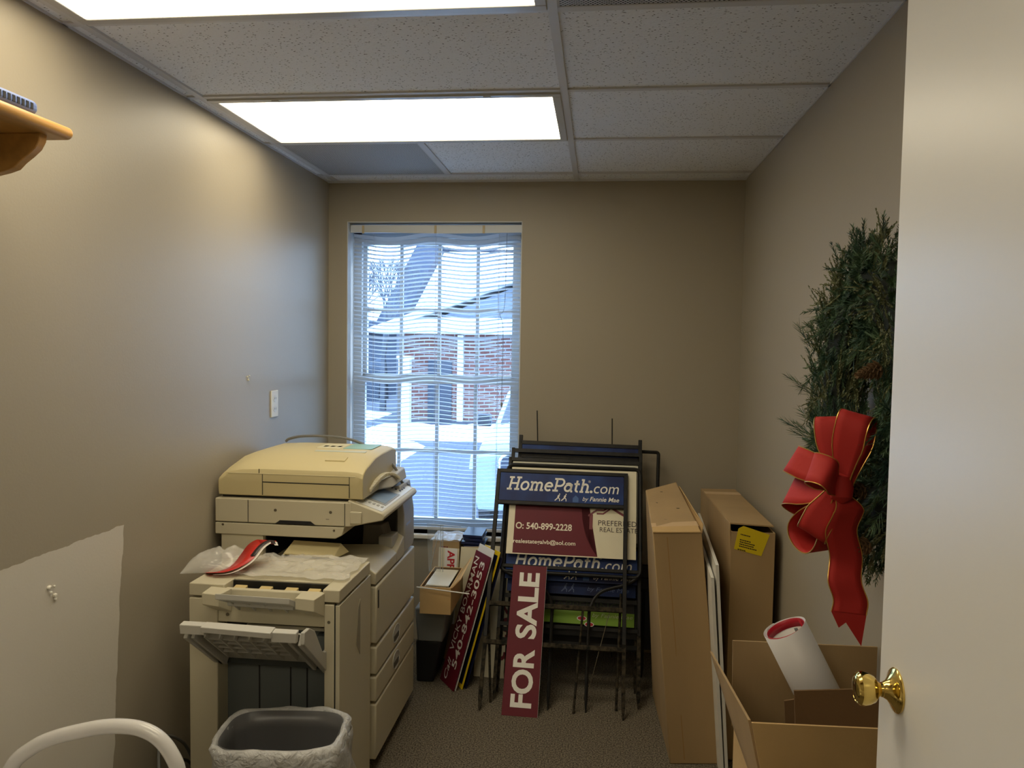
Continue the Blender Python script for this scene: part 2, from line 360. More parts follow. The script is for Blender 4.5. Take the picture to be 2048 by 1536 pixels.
# ceiling with the grid
bm = B(); bx(bm, XL, XR, YF, YB, ZC+.006, ZC+.1)
ceil = struct('ceiling', bm, tile_mat())
rows = [Y0+T2*k for k in range(-5, 4)]
bm = B(); gw = .012
bx(bm, XM-gw, XM+gw, YF, YB, ZC-.001, ZC+.006)
bx(bm, XM-2*T2-gw, XM-2*T2+gw, YF, YB, ZC-.001, ZC+.006)
for yy in rows: bx(bm, XL, XR, yy-gw, yy+gw, ZC, ZC+.006)
bx(bm, XM-T2-gw, XM-T2+gw, Y0+2*T2, Y0+3*T2, ZC, ZC+.006)
bx(bm, XL, XR, YB-.022, YB, ZC-.002, ZC+.006); bx(bm, XL, XL+.005, YF, YB, ZC, ZC+.006); bx(bm, XR-.005, XR, YF, YB, ZC, ZC+.006)
struct('ceiling_grid', bm, mat('white_grid_metal', srgb(205, 206, 208), .35), ceil)
def light(y0, lab):
    x0, x1 = XM-2*T2+gw, XM-gw; a, b = y0+gw, y0+T2-gw
    t = thing('ceiling_light', lab, 'ceiling light', ((x0+x1)/2, (a+b)/2, ZC), group='recessed lights in the ceiling grid')
    bm = B(); f = .028; z0, z1 = ZC-.006, ZC+.0055
    bx(bm, x0, x1, a, a+f, z0, z1); bx(bm, x0, x1, b-f, b, z0, z1); bx(bm, x0, x0+f, a+f, b-f, z0, z1); bx(bm, x1-f, x1, a+f, b-f, z0, z1)
    obj('frame', bm, mat('light_frame_metal', srgb(190, 190, 188), .3), t, bevel=.002)
    obj('diffuser', box(x0+f, x1-f, a+f, b-f, ZC-.001, ZC+.004), DIFF, t)
    for k in (.2, .8): obj('latch', box(x0+(x1-x0)*k-.012, x0+(x1-x0)*k+.012, a+.004, a+.014, z0-.003, z0), mat('light_frame_metal', (0, 0, 0)), t)
DIFF = diffuser_mat()
light(Y0-T2, 'recessed fluorescent ceiling light cut off by the top edge of the photo')
light(Y0-4*T2, 'added unseen fill light, recessed in the ceiling behind the camera near the doorway')  # extra fixture added out of view as fill for door and ceiling
light(Y0+T2, 'recessed fluorescent ceiling light in front of the window, next to the grey vent')
PERF = perf_mat()
for (x0, x1, a, b, lab) in ((XM-2*T2+gw, XM-T2-gw, Y0+2*T2+gw, Y0+3*T2-gw, 'grey perforated ceiling vent near the window corner'), (XM+gw, XR-.006, Y0-T2+gw, Y0-gw, 'dark perforated ceiling vent at the top edge above the door side')):
    t = thing('ceiling_vent', lab, 'ceiling vent', ((x0+x1)/2, (a+b)/2, ZC), group='perforated vents in the ceiling grid')
    obj('perforated_panel', box(x0, x1, a, b, ZC+.001, ZC+.004), PERF, t)
    bm = B(); f = .006
    bx(bm, x0, x1, a, a+f, ZC, ZC+.0055); bx(bm, x0, x1, b-f, b, ZC, ZC+.0055); bx(bm, x0, x0+f, a, b, ZC, ZC+.0055); bx(bm, x1-f, x1, a, b, ZC, ZC+.0055)
    obj('frame', bm, mat('light_frame_metal', (0, 0, 0)), t)
# ------------------------------------------------------------------ door
DX = .447; DY0, DY1 = .34, 1.25
door = struct('door_1', box(DX, DX+.035, DY0, DY1, .012, 2.10), mat('semigloss_door_paint', srgb(234, 232, 226), .33, bump=.06, bscale=90), bevel=.0015)
KY, KZ = 1.181, 1.056
obj('rosette', lathe(B(), [(r*.84, h*.80) for r, h in [(.038, 0), (.0385, .003), (.036, .006), (.030, .008), (.024, .012), (.0165, .018), (.0145, .022), (.0125, .025)]], (DX, KY, KZ), (-1, 0, 0)), BRASS, door)
obj('knob', lathe(B(), [(r*.93, h*.96-.004) for r, h in [(.0105, .023), (.0115, .026), (.0105, .029), (.0135, .033), (.0205, .038), (.0245, .046), (.0265, .054), (.0258, .060), (.0225, .0635), (.0217, .0625), (.019, .0645), (.011, .066), (.0, .0665)]], (DX, KY, KZ), (-1, 0, 0)), BRASS, door)
obj('latch_plate', box(DX+.006, DX+.029, DY1, DY1+.0015, KZ-.028, KZ+.028), BRASS, door)
for z in (.25, 1.05, 1.85): obj('hinge', lathe(B(), [(.006, 0), (.006, .09)], (DX-.004, DY0-.004, z), (0, 0, 1), 12), BRASS, door)
# ------------------------------------------------------------------ window
SY = 4.055
VIN = mat('white_vinyl_sash', srgb(186, 192, 196), .5)
bm = B()
bx(bm, WX0, WX0+.045, SY-.02, SY+.05, WZ0, WZ1); bx(bm, WX1-.040, WX1, SY-.02, SY+.05, WZ0, WZ1)
bx(bm, WX0, WX1, SY-.02, SY+.05, WZ1-.07, WZ1); bx(bm, WX0, WX1, SY-.02, SY+.05, WZ0-.02, WZ0+.02)
win = struct('window_1', bm, VIN)
gx0, gx1 = WX0+.045, WX1-.040
def sash(y, z0, z1, nm):
    bm = B(); bx(bm, gx0, gx1, y-.015, y+.015, z0, z0+.045); bx(bm, gx0, gx1, y-.015, y+.015, z1-.035, z1)
    bx(bm, gx0, gx0+.02, y-.0149, y+.0149, z0, z1); bx(bm, gx1-.02, gx1, y-.0149, y+.0149, z0, z1)
    s = obj(nm, bm, VIN, win)
    bm = B()
    for k in (1, 2, 3):
        x = gx0+(gx1-gx0)*k/4; bx(bm, x-.009, x+.009, y-.008, y+.008, z0+.045, z1-.035)
    zm = (z0+z1)/2+.005; bx(bm, gx0+.02, gx1-.02, y-.0075, y+.0075, zm-.009, zm+.009)
    obj('muntins', bm, VIN, s)
    obj('pane', box(gx0+.01, gx1-.01, y-.002, y+.002, z0+.03, z1-.02), glass_mat(), s)
sash(SY+.028, 1.335, 2.10, 'upper_sash'); sash(SY-.004, .575, 1.37, 'lower_sash')
struct('window_sill', box(WX0-.02, WX1+.02, YB-.03, YB+.13, WZ0-.022, WZ0), WHITEP, win, bevel=.004)
# mini blind
bt = thing('mini_blind', 'white mini blind with wavy slats lowered over the window', 'window blind', ((WX0+WX1)/2, 3.985, 2.14))
BX0, BX1, BY = -1.288, -.402, 3.985
BLIND = mat('blind_headrail_white', srgb(208, 214, 220), .35)
obj('headrail', box(BX0, BX1, BY-.019, BY+.019, 2.118, 2.155), BLIND, bt, bevel=.003)
def vx(x, i):
    """valance sag"""
    t = (x-BX0)/(BX1-BX0); return .004*sin(t*6.3+1)
bm = B(); n = 30
for a in range(n):
    xs = [BX0-.004+(BX1-BX0+.008)*(a+k)/n for k in (0, 1)]
    p = [(x, z+vx(x, 0)*.6) for z in (2.112, 2.150) for x in xs]
    hexa(bm, [(p[0][0], BY-.027, p[0][1]), (p[1][0], BY-.027, p[1][1]), (p[1][0], BY-.024, p[1][1]), (p[0][0], BY-.024, p[0][1]),
              (p[2][0], BY-.027, p[2][1]), (p[3][0], BY-.027, p[3][1]), (p[3][0], BY-.024, p[3][1]), (p[2][0], BY-.024, p[2][1])])
obj('valance', bm, BLIND, bt)
for x in (-1.225, -.845, -.595): obj('valance_clip', box(x-.006, x+.006, BY-.0295, BY-.0262, 2.110, 2.150), mat('yellowed_clip', srgb(196, 178, 140), .4), bt, bevel=.001)
bm = B(); NS = 71; zt, zb = 2.108, .600; tl = radians(17); hw = .0125
cords = [.13, .5, .87]
for i in range(NS):
    z = zt-(zt-zb)*i/(NS-1); nx = 44; fr = i/(NS-1)
    A = .024*(1-.5*fr)*(.9+.2*noise.noise(V((i*.23, 3, 0)))); ph = noise.noise(V((i*.11, 0, 9)))*.4
    rows_ = []
    for k in range(nx+1):
        t = k/nx; x = BX0+.006+(BX1-BX0-.012)*t
        dz = -A*(.5-.5*cos(2*pi*(t*2.0+.06)))+.004*noise.noise(V((t*3, i*.35, 5)))+.010*(t-.5)*(1-fr)*1.2
        if i in (24, 25, 51): dz -= .004
        tt = tl+radians(5)*noise.noise(V((t*2+7, i*.3, 1)))+ (radians(20) if i in (0, 1, 24) else 0)
        row = []
        for q in (-1, 0, 1):
            row.append(bm.verts.new((x, BY+q*hw*cos(tt), z+dz-q*hw*sin(tt)+(.0018 if q == 0 else 0))))
        rows_.append(row)
    for a, b in zip(rows_, rows_[1:]):
        for q in (0, 1): bm.faces.new((a[q], b[q], b[q+1], a[q+1]))
obj('slats', bm, slat_mat(), bt, ang=80)
obj('bottom_rail', box(BX0+.004, BX1-.004, BY-.012, BY+.012, .570, .586), BLIND, bt, bevel=.003)
CORD = mat('blind_cord', srgb(190, 196, 200), .7)
for t in cords:
    x = BX0+(BX1-BX0)*t
    for q in (-1, 1): obj('ladder_cord', tube(B(), [(x, BY+q*.0135, 2.112), (x, BY+q*.0135, .58)], .0008, 5), CORD, bt)
wd = obj('tilt_cord', tube(B(), cr([(-.475, BY-.03, 2.11), (-.482, BY-.034, 1.75), (-.505, BY-.036, 1.70), (-.488, BY-.034, 1.62), (-.490, BY-.032, 1.25)], 8), .0012, 6), mat('dull_cord', srgb(110, 120, 130), .7), bt)
obj('tassel', lathe(B(), [(.001, 0), (.004, .004), (.006, .022), (.004, .026)], (-.490, BY-.032, 1.226), (0, 0, 1), 12), mat('clear_grey', srgb(150, 150, 145), .3), wd)
# ------------------------------------------------------------------ wall fittings
ot = thing('wall_outlet', 'white double wall outlet on the left wall above the copier', 'outlet', (XL, 3.24, 1.275))
obj('cover_plate', box(XL, XL+.006, 3.205, 3.275, 1.22, 1.335), WHITEP, ot, bevel=.002)
for z in (1.255, 1.30):
    r = obj('socket', prism(B(), [(3.24+.017*cos(a), z+.014*sin(a)) for a in [2*pi*i/20 for i in range(20)]], 'x', XL+.005, XL+.0075), mat('socket_white', srgb(214, 214, 210), .4), ot)
    bm = B(); bx(bm, XL+.0074, XL+.0079, 3.232, 3.234, z-.003, z+.006); bx(bm, XL+.0074, XL+.0079, 3.245, 3.247, z-.003, z+.006); obj('slots', bm, BLACK, r)
def crumbs(name, lab, X, y, z, s, k):
    bm = B(); rr = random.Random(k)
    for i in range(6):
        c = V((X+.003*s, y+rr.uniform(-.015, .015)*s, z+rr.uniform(-.02, .02)*s))
        bmesh.ops.create_icosphere(bm, subdivisions=1, radius=rr.uniform(.003, .006)*s, matrix=Matrix.Translation(c))
    tag(obj(name, bm, mat('plaster_crumb', srgb(232, 228, 216), .9)), lab, 'plaster')
crumbs('torn_plaster', 'small torn lump of plaster on the unpainted patch of the left wall', XL, 1.849, .895, 1.1, 1)
crumbs('wall_anchor', 'tiny white wall anchor on the left wall to the left of the outlet', XL, 2.99, 1.396, .7, 2)
# ------------------------------------------------------------------ shelf with router
st = thing('wall_shelf', 'varnished pine wall shelf on the left wall near the ceiling', 'shelf', (XL, 1.2, 1.99))
pr = [(-1.398, 1.985)]+[(-1.163+.0135*cos(a), 1.9985+.0135*sin(a)) for a in [radians(-90+18*i) for i in range(11)]]+[(-1.398, 2.012)]
obj('board', prism(B(), pr, 'y', .75, 1.613), PINE, st, bevel=.006, seg=3)
br = [(-1.398, 1.985), (-1.178, 1.985), (-1.180, 1.970), (-1.190, 1.953), (-1.208, 1.938), (-1.225, 1.926), (-1.240, 1.912), (-1.262, 1.905), (-1.290, 1.899), (-1.325, 1.880), (-1.350, 1.84), (-1.365, 1.80), (-1.398, 1.79)]
for y in (1.545, .85): obj('bracket', prism(B(), br, 'y', y, y+.022), PINE, st, bevel=.002)
rt = thing('network_router', 'blue-grey vented router lying on the pine shelf', 'router', (-1.25, 1.37, 2.012))
hx = [(-1.178, 2.018), (-1.172, 2.024), (-1.172, 2.038), (-1.180, 2.046), (-1.34, 2.046), (-1.345, 2.04), (-1.345, 2.018), (-1.335, 2.0125), (-1.19, 2.0125)]
obj('housing', prism(B(), hx, 'y', 1.22, 1.532), BLUEBOX, rt, bevel=.004)
bm = B()
for k in range(20): bx(bm, -1.1725, -1.1712, 1.518-k*.0125-.007, 1.518-k*.0125, 2.0245, 2.0375)
obj('vent_slots', bm, BLACK, rt)

# ------------------------------------------------------------------ copier
cp = thing('photocopier', 'large beige office photocopier with feeder and paper drawers under the window', 'photocopier', (-1.08, 2.95, 0))
YN, YR = 2.66, 3.24
obj('body', box(-1.365, -.80, YN, YR, .045, .69), BEIGE, cp, bevel=.006)
for x in (-1.3, -.86):
    for y in (2.74, 3.16):
        c = obj('caster', lathe(B(), [(.022, 0), (.022, .02)], (x-.01, y, .022), (1, 0, 0), 16), BLACK, cp)
d = obj('front_door', box(-.80, -.768, YN+.005, YR, .475, .682), BEIGE, cp, bevel=.006)
obj('door_grip', box(-.769, -.7665, YN+.02, YN+.03, .60, .665), SEAM, d)
for z0, z1, k in ((.362, .462, 1), (.262, .352, 2)):
    dr = obj('paper_drawer', box(-.80, -.768, YN+.005, YR, z0, z1), BEIGE, cp, bevel=.006)
    zc = (z0+z1)/2
    bm = lathe(B(), [(.042, 0), (.042, .002), (.038, .003), (.037, .001)], (-.7685, 2.94, zc), (1, 0, 0), 28)
    bmesh.ops.scale(bm, vec=(1, 1.25, .85), space=Matrix.Translation((.7685, -2.94, -zc)), verts=bm.verts)
    hd = obj('handle', bm, LGREY, dr)
    obj('handle_recess', box(-.768, -.7655, 2.906, 2.974, zc-.022, zc-.001), mat('recess_grey', srgb(84, 80, 70), .7), hd, bevel=.003)
obj('lower_panel', box(-.80, -.768, YN+.005, YR, .048, .252), BEIGE, cp, bevel=.006)
bm = B()
for k in range(13): bx(bm, -.826, -.804, YN-.0015, YN+.001, .572+k*.0082, .5755+k*.0082)
obj('side_vent', bm, mat('vent_dark', srgb(70, 66, 56), .7), cp)
sw = obj('power_switch', box(-.826, -.806, YN-.003, YN, .515, .548), mat('switch_dark', srgb(70, 40, 30), .4), cp, bevel=.001)
obj('switch_rocker', box(-.822, -.810, YN-.005, YN-.002, .520, .535), mat('red_orange_rocker', srgb(190, 60, 30), .4), sw)
obj('warning_label', box(-.828, -.804, YN-.0012, YN, .488, .506), PAPER, cp)
for z in (.42, .16): obj('screw', lathe(B(), [(.0045, 0), (.004, .002)], (-.815, YN, z), (0, -1, 0), 12), mat('zinc_screw', srgb(120, 112, 95), .35, metal=.8), cp)
obj('side_seam', box(-1.36, -.801, YN-.001, YN+.001, .468, .471), SEAM, cp)
# rear column and internal bay
obj('rear_column', prism(B(), [(-1.2, .69), (-.775, .69), (-.770, .72), (-.772, .85), (-.79, .97), (-1.2, .97)], 'y', 3.07, 3.235), LGREY, cp, bevel=.004)
obj('notice_label', hexa(B(), [(-.7712, 3.10, .80), (-.7702, 3.10, .80), (-.7702, 3.17, .80), (-.7712, 3.17, .80), (-.787, 3.10, .93), (-.786, 3.10, .93), (-.786, 3.17, .93), (-.787, 3.17, .93)]), mat('pale_blue_label', srgb(176, 190, 214), .5), cp)
bm = B(); bx(bm, -1.365, -1.205, 2.695, 3.235, .69, .885); obj('left_column', bm, BEIGE, cp, bevel=.004)
bm = B(); bx(bm, -1.205, -.80, 3.045, 3.07, .69, .885); bx(bm, -1.205, -1.20, 2.72, 3.05, .69, .885); obj('paper_exit_bay', bm, BLACK, cp)
obj('exit_block', hexa(B(), [(-.92, 2.98, .73), (-.80, 2.98, .73), (-.80, 3.045, .73), (-.92, 3.045, .73), (-.92, 2.995, .825), (-.85, 2.995, .825), (-.83, 3.045, .83), (-.92, 3.045, .83)]), mat('shaded_grey_plastic', srgb(112, 108, 100), .6), cp, bevel=.003)
obj('guide_knob', box(-.845, -.79, 2.95, 3.045, .745, .790), LGREY, cp, bevel=.004)
# exit tray with hump
tp = [(-1.20, .69), (-.772, .69), (-.772, .728), (-.80, .748), (-.83, .758), (-.98, .752), (-1.20, .742)]
obj('output_tray', prism(B(), tp, 'y', 2.665, 2.96), BEIGE, cp, bevel=.003)
obj('output_tray_rim', hexa(B(), [(-.80, 2.95, .69), (-.77, 2.95, .69), (-.77, 3.07, .69), (-.80, 3.07, .69), (-.80, 2.95, .745), (-.772, 2.95, .728), (-.772, 3.07, .765), (-.80, 3.07, .78)]), BEIGE, cp, bevel=.004)
fl = obj('paper_flap', hexa(B(), [(-1.122, 2.675, .780), (-.925, 2.675, .774), (-.90, 2.76, .778), (-1.10, 2.76, .786), (-1.118, 2.675, .786), (-.930, 2.675, .780), (-.925, 2.74, .814), (-1.105, 2.74, .818)]), YBEIGE, cp, bevel=.002)
for x in (-1.118, -.93): obj('flap_foot', box(x-.005, x+.005, 2.67, 2.68, .760, .780), WHITEP, fl)
# upper side band under the scanner
bp_ = [(-1.385, .842), (-.93, .842), (-.905, .855), (-.897, .885), (-1.385, .885)]
sb = obj('side_band', prism(B(), bp_, 'y', 2.69, 3.1), BEIGE, cp, bevel=.003)
for x, z in ((-1.355, .878), (-.935, .872)): obj('screw', lathe(B(), [(.0045, 0), (.004, .002)], (x, 2.69, z), (0, -1, 0), 12), mat('zinc_screw', (0, 0, 0)), cp)
sc = obj('scanner_unit', box(-1.385, -.872, 2.69, 3.215, .888, .975), BEIGE, cp, bevel=.004)
for x in (-1.258, -.895): obj('panel_seam', box(x-.001, x+.001, 2.6885, 2.69, .89, .972), SEAM, sc)
obj('grip_recess', prism(B(), [(-1.155, .8895), (-1.005, .8895), (-1.022, .902), (-1.138, .902)], 'y', 2.6885, 2.692), BLACK, sc)
for x, z in ((-1.155, .938), (-.948, .938)): obj('screw', lathe(B(), [(.0055, 0), (.005, .002)], (x, 2.69, z), (0, -1, 0), 14), mat('zinc_screw', (0, 0, 0)), sc)
obj('rating_print', box(-.965, -.953, 2.6886, 2.69, .912, .913), DARKT, sc)
# control panel
pp = [(-.885, .984), (-.755, .940), (-.748, .928), (-.756, .914), (-.80, .905), (-.852, .893), (-.885, .887)]
pan = obj('control_panel', prism(B(), pp, 'y', 2.692, 3.19), BEIGE, cp, bevel=.004)
obj('panel_corner_cover', box(-.875, -.832, 2.684, 2.72, .900, .944), BEIGE, pan, bevel=.003)
def on_panel(bm, u0, u1, y0, y1, t=.0015, base=.0005):
    a, b = V((-.885, 0, .984)), V((-.755, 0, .940)); n = V((.3206, 0, .9472))
    P = [a.lerp(b, u)+V((0, y, 0))+n*base for u, y in ((u0, y0), (u1, y0), (u1, y1), (u0, y1))]
    plate(bm, P, n, t); return bm
PANW = mat('panel_overlay', srgb(214, 214, 208), .35)
ov = obj('panel_overlay', on_panel(B(), .18, .93, 2.71, 3.17, .001), PANW, pan)
obj('display_bezel', on_panel(B(), .30, .86, 2.79, 3.00, .002, .001), mat('bezel_grey', srgb(150, 150, 146), .4), pan)
obj('display', on_panel(B(), .36, .80, 2.81, 2.985, .001, .003), mat('lcd_reflection_tint', srgb(140, 165, 196), .06, spec=.9), pan)  # screen colour lightened to hold a bluish reflection
for k in range(5): obj('button', on_panel(B(), .32+.12*k, .38+.12*k, 2.75, 2.768, .003, .0015), mat('grey_button', srgb(168, 166, 158), .4), pan, bevel=.0008)
for i in range(4):
    for j in range(3): obj('number_key', on_panel(B(), .33+.13*i, .39+.13*i, 3.05+.03*j, 3.062+.03*j, .003, .0015), mat('dark_button', srgb(60, 64, 80), .4), pan)
# document feeder
bm = B(); xs = [-1.378, -1.350, -1.29, -1.2, -.90, -.852, -.832]
prof = [(2.705, .985), (2.700, 1.035), (2.700, 1.068), (2.708, 1.084), (2.735, 1.10), (2.86, 1.128), (2.95, 1.132), (3.10, 1.132), (3.16, 1.12), (3.17, .985)]
rings = []
for x in xs:
    k = {-1.378: .62, -1.350: .84, -1.29: .96, -.832: .90, -.852: .975}.get(x, 1)
    rings.append([bm.verts.new((x+(.012 if z < 1.0 and x > -.9 else 0)*0, y, .985+(z-.985)*k)) for y, z in prof])
for a, b in zip(rings, rings[1:]):
    for j in range(len(prof)): bm.faces.new((a[j], b[j], b[(j+1) % len(prof)], a[(j+1) % len(prof)]))
bm.faces.new(rings[0][::-1]); bm.faces.new(rings[-1])
adf = obj('document_feeder', bm, YBEIGE, cp, bevel=.003, ang=28)
obj('feeder_gap', box(-1.37, -.885, 2.72, 3.15, .976, .986), BLACK, cp)
obj('feeder_foot', box(-1.33, -.86, 2.78, 3.15, .975, .985), BLACK, cp)
bm = B()
for (x0, x1, z0, z1) in ((-1.209, -1.207, .99, 1.068), (-.883, -.881, .99, 1.066), (-1.207, -.883, 1.036, 1.0395)): bx(bm, x0, x1, 2.6990, 2.701, z0, z1)
bx(bm, -1.222, -1.220, 2.6990, 2.702, 1.066, 1.085)
obj('cover_seams', bm, SEAM, adf)
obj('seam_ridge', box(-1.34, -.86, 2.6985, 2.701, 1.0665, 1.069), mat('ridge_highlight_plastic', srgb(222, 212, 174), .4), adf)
def on_adf(x0, x1, y0, y1, nm, m, t=.0012):
    def zz(y):
        for (a, za), (b, zb_) in zip(prof[4:], prof[5:]):
            if a <= y <= b: return za+(zb_-za)*(y-a)/(b-a)
        return 1.132
    n = 6; b_ = B()
    for i in range(n):
        ya, yb = y0+(y1-y0)*i/n, y0+(y1-y0)*(i+1)/n
        hexa(b_, [(x0, ya, zz(ya)), (x1, ya, zz(ya)), (x1, yb, zz(yb)), (x0, yb, zz(yb)), (x0, ya, zz(ya)+t), (x1, ya, zz(ya)+t), (x1, yb, zz(yb)+t), (x0, yb, zz(yb)+t)])
    return obj(nm, b_, m, adf)
on_adf(-1.00, -.925, 2.775, 2.815, 'release_lever', YBEIGE, .004)
on_adf(-1.08, -.88, 2.88, 2.905, 'instruction_strip', mat('pale_print_strip', srgb(196, 200, 186), .5))
on_adf(-1.10, -1.0, 2.95, 3.08, 'instruction_sticker', mat('pale_sticker', srgb(222, 214, 178), .5))
on_adf(-.99, -.875, 2.95, 3.10, 'guide_sticker', mat('aqua_sticker', srgb(150, 190, 176), .45))
for k in range(3): on_adf(-1.085+.028*k, -1.068+.028*k, 2.99, 3.02, 'pictogram', mat('pictogram_grey', srgb(120, 130, 140), .5))
# feeder tray and curved hinge arm
obj('document_tray', hexa(B(), [(-.86, 2.86, .985), (-.79, 2.95, .985), (-.79, 3.18, .985), (-.86, 3.18, .985), (-.85, 2.88, 1.01), (-.80, 2.97, 1.025), (-.80, 3.18, 1.03), (-.86, 3.18, 1.035)]), LGREY, cp, bevel=.006)
arm = cr([(-.832, 2.78, 1.005), (-.822, 2.86, 1.030), (-.815, 2.93, 1.040), (-.80, 2.99, 1.032), (-.785, 3.03, 1.01)], 5)
bm = B()
for a, b in zip(arm, arm[1:]): hexa(bm, [a+V((-.008, 0, -.008)), a+V((.008, 0, -.008)), b+V((.008, 0, -.008)), b+V((-.008, 0, -.008)), a+V((-.012, 0, .006)), a+V((.006, 0, .006)), b+V((.006, 0, .006)), b+V((-.012, 0, .006))])
obj('hinge_arm', bm, BEIGE, cp, bevel=.003)
tag(obj('grey_cable', tube(B(), cr([(-1.285, 3.10, 1.134), (-1.268, 3.10, 1.146), (-1.21, 3.10, 1.158), (-1.10, 3.10, 1.160), (-1.00, 3.10, 1.148), (-.93, 3.10, 1.118), (-.87, 3.10, 1.085), (-.82, 3.105, 1.035), (-.803, 3.12, .99), (-.80, 3.15, .968), (-.79, 3.19, .955), (-.80, 3.24, .93), (-.86, 3.27, .80), (-.95, 3.29, .40), (-1.0, 3.3, .02)], 8), .0055, 10), GREYCABLE), 'thin grey cable draped over the top of the photocopier', 'cable')

# ------------------------------------------------------------------ finisher unit in front of the copier
fn = thing('copier_finisher', 'beige finisher cabinet with a tilted grey tray docked to the near side of the copier', 'copier finisher', (-1.03, 2.45, 0))
F0, F1 = 2.30, 2.655
bm = B(); bx(bm, -1.272, -1.178, F0, F1, .03, .738); bx(bm, -.83, -.797, F0, F1, .03, .738); bx(bm, -1.178, -.83, F0+.003, F1, .665, .738); bx(bm, -1.178, -.83, F0+.08, F1, .03, .63); bx(bm, -1.178, -.83, F0+.12, F1, .63, .665)
obj('cabinet', bm, BEIGE, fn, bevel=.003)
obj('side_panel', box(-.795, -.781, F0+.002, F1-.02, .03, .736), BEIGE, fn, bevel=.002)
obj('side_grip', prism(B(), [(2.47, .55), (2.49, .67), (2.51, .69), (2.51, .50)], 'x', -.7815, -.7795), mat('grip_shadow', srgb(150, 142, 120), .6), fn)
obj('gap_strip', box(-.798, -.794, F0+.001, F0+.01, .03, .74), SEAM, fn)
bm = B(); bx(bm, -1.272, -1.155, F0, F1-.03, .745, .785); bx(bm, -.835, -.781, F0, F1-.03, .745, .785); bx(bm, -1.155, -.835, F0+.07, F1-.03, .745, .785); bx(bm, -1.155, -.835, F0, F0+.02, .745, .772)
obj('top_frame', bm, BEIGE, fn, bevel=.003)
obj('roller_bay', box(-1.155, -.835, F0+.021, F0+.07, .742, .748), BLACK, fn)
bm = B(); bx(bm, -1.155, -.835, F0+.062, F0+.069, .748, .78); obj('roller_backing', bm, BLACK, fn)
for x in (-1.125, -1.04, -.955, -.88): obj('roller_guide', hexa(B(), [(x-.022, F0+.022, .745), (x+.022, F0+.022, .745), (x+.022, F0+.06, .745), (x-.022, F0+.06, .745), (x-.02, F0+.026, .762), (x+.02, F0+.026, .762), (x+.02, F0+.06, .768), (x-.02, F0+.06, .768)]), mat('amber_plastic', srgb(208, 186, 130), .4), fn, bevel=.002)
# small upper tray with its arms
for x0, x1 in ((-1.198, -1.13), (-.90, -.828)):
    obj('tray_arm', hexa(B(), [(x0+.02, F0-.0, .712), (x1, F0-.0, .712), (x1, F0+.01, .712), (x0+.02, F0+.01, .712), (x0, F0-.065, .745), (x1-.01, F0-.065, .745), (x1, F0+.01, .775), (x0, F0+.01, .775)] if 0 else
        [(x0, F0-.06, .74), (x1-.012, F0-.06, .735), (x1, F0, .700), (x0+.015, F0, .702), (x0, F0-.06, .775), (x1-.012, F0-.06, .772), (x1, F0, .775), (x0, F0, .778)]), BEIGE, fn, bevel=.002)
ut = obj('upper_tray', hexa(B(), [(-1.14, F0-.09, .768), (-.905, F0-.09, .764), (-.895, F0-.0, .715), (-1.10, F0-.0, .72), (-1.14, F0-.09, .786), (-.905, F0-.09, .783), (-.895, F0-.0, .735), (-1.10, F0-.0, .74)]), LGREY, fn, bevel=.002)
bm = B()
for k in range(4):
    x = -1.105+k*.052; hexa(bm, [(x, F0-.082, .764), (x+.006, F0-.082, .764), (x+.006, F0-.005, .708), (x, F0-.005, .708), (x, F0-.082, .772), (x+.006, F0-.082, .772), (x+.006, F0-.005, .722), (x, F0-.005, .722)])
hexa(bm, [(-1.12, F0-.05, .738), (-.91, F0-.05, .735), (-.91, F0-.045, .731), (-1.12, F0-.045, .734), (-1.12, F0-.05, .752), (-.91, F0-.05, .75), (-.91, F0-.045, .747), (-1.12, F0-.045, .75)])
obj('tray_ribs', bm, LGREY, ut)
for x, z in ((-1.145, .690), (-.815, .683)): obj('screw', lathe(B(), [(.0055, 0), (.005, .002)], (x, F0+.0015, z), (0, -1, 0), 14), mat('zinc_screw', (0, 0, 0)), fn)
obj('exit_slot', box(-1.176, -.832, F0+.06, F0+.119, .632, .664), BLACK, fn)
obj('exit_guide', box(-1.10, -.845, F0+.04, F0+.05, .638, .648), mat('exit_guide_pale', srgb(190, 184, 164), .4), fn)
obj('rear_panel', box(-1.178, -.83, F0+.068, F0+.079, .03, .63), DGREY, fn)
bm = B()
for x in (-1.07, -.965, -.91): bx(bm, x-.002, x+.002, F0+.066, F0+.069, .03, .6)
obj('rear_panel_grooves', bm, BLACK, fn)
obj('inner_pocket', box(-.87, -.832, F0+.03, F0+.067, .575, .625), DGREY, fn, bevel=.003)
# big stacking tray, rising towards the door
def tr(x, s, h):   # s: 0 at cabinet, 1 at lip ; h: along tray normal (up)
    a, b = V((0, F0+.028, .508)), V((0, F0-.185, .680)); d_ = (b-a); nrm = V((0, .606, .795)); p = a+d_*s+nrm*h; return (x, p.y, p.z)
def trb(bm, x0, x1, s0, s1, h0, h1): return hexa(bm, [tr(x0, s0, h0), tr(x1, s0, h0), tr(x1, s1, h0), tr(x0, s1, h0), tr(x0, s0, h1), tr(x1, s0, h1), tr(x1, s1, h1), tr(x0, s1, h1)])
bm = B(); trb(bm, -1.175, -.835, 0, 1, .030, .036); trb(bm, -1.19, -1.178, .02, 1, .002, .036); trb(bm, -.842, -.832, 0, 1, .0, .036)
bt2 = obj('stacking_tray', bm, LGREY, fn, bevel=.002)
bm = B()
for x0, x1, z0, z1 in ((-1.19, -1.115, .700, .729), (-.915, -.84, .692, .722)):
    hexa(bm, [(x0, F0-.20, z0), (x1, F0-.20, z0), (x1, F0-.186, z0), (x0, F0-.186, z0), (x0, F0-.204, z1), (x1, F0-.204, z1), (x1, F0-.178, z1+.003), (x0, F0-.178, z1+.003)])
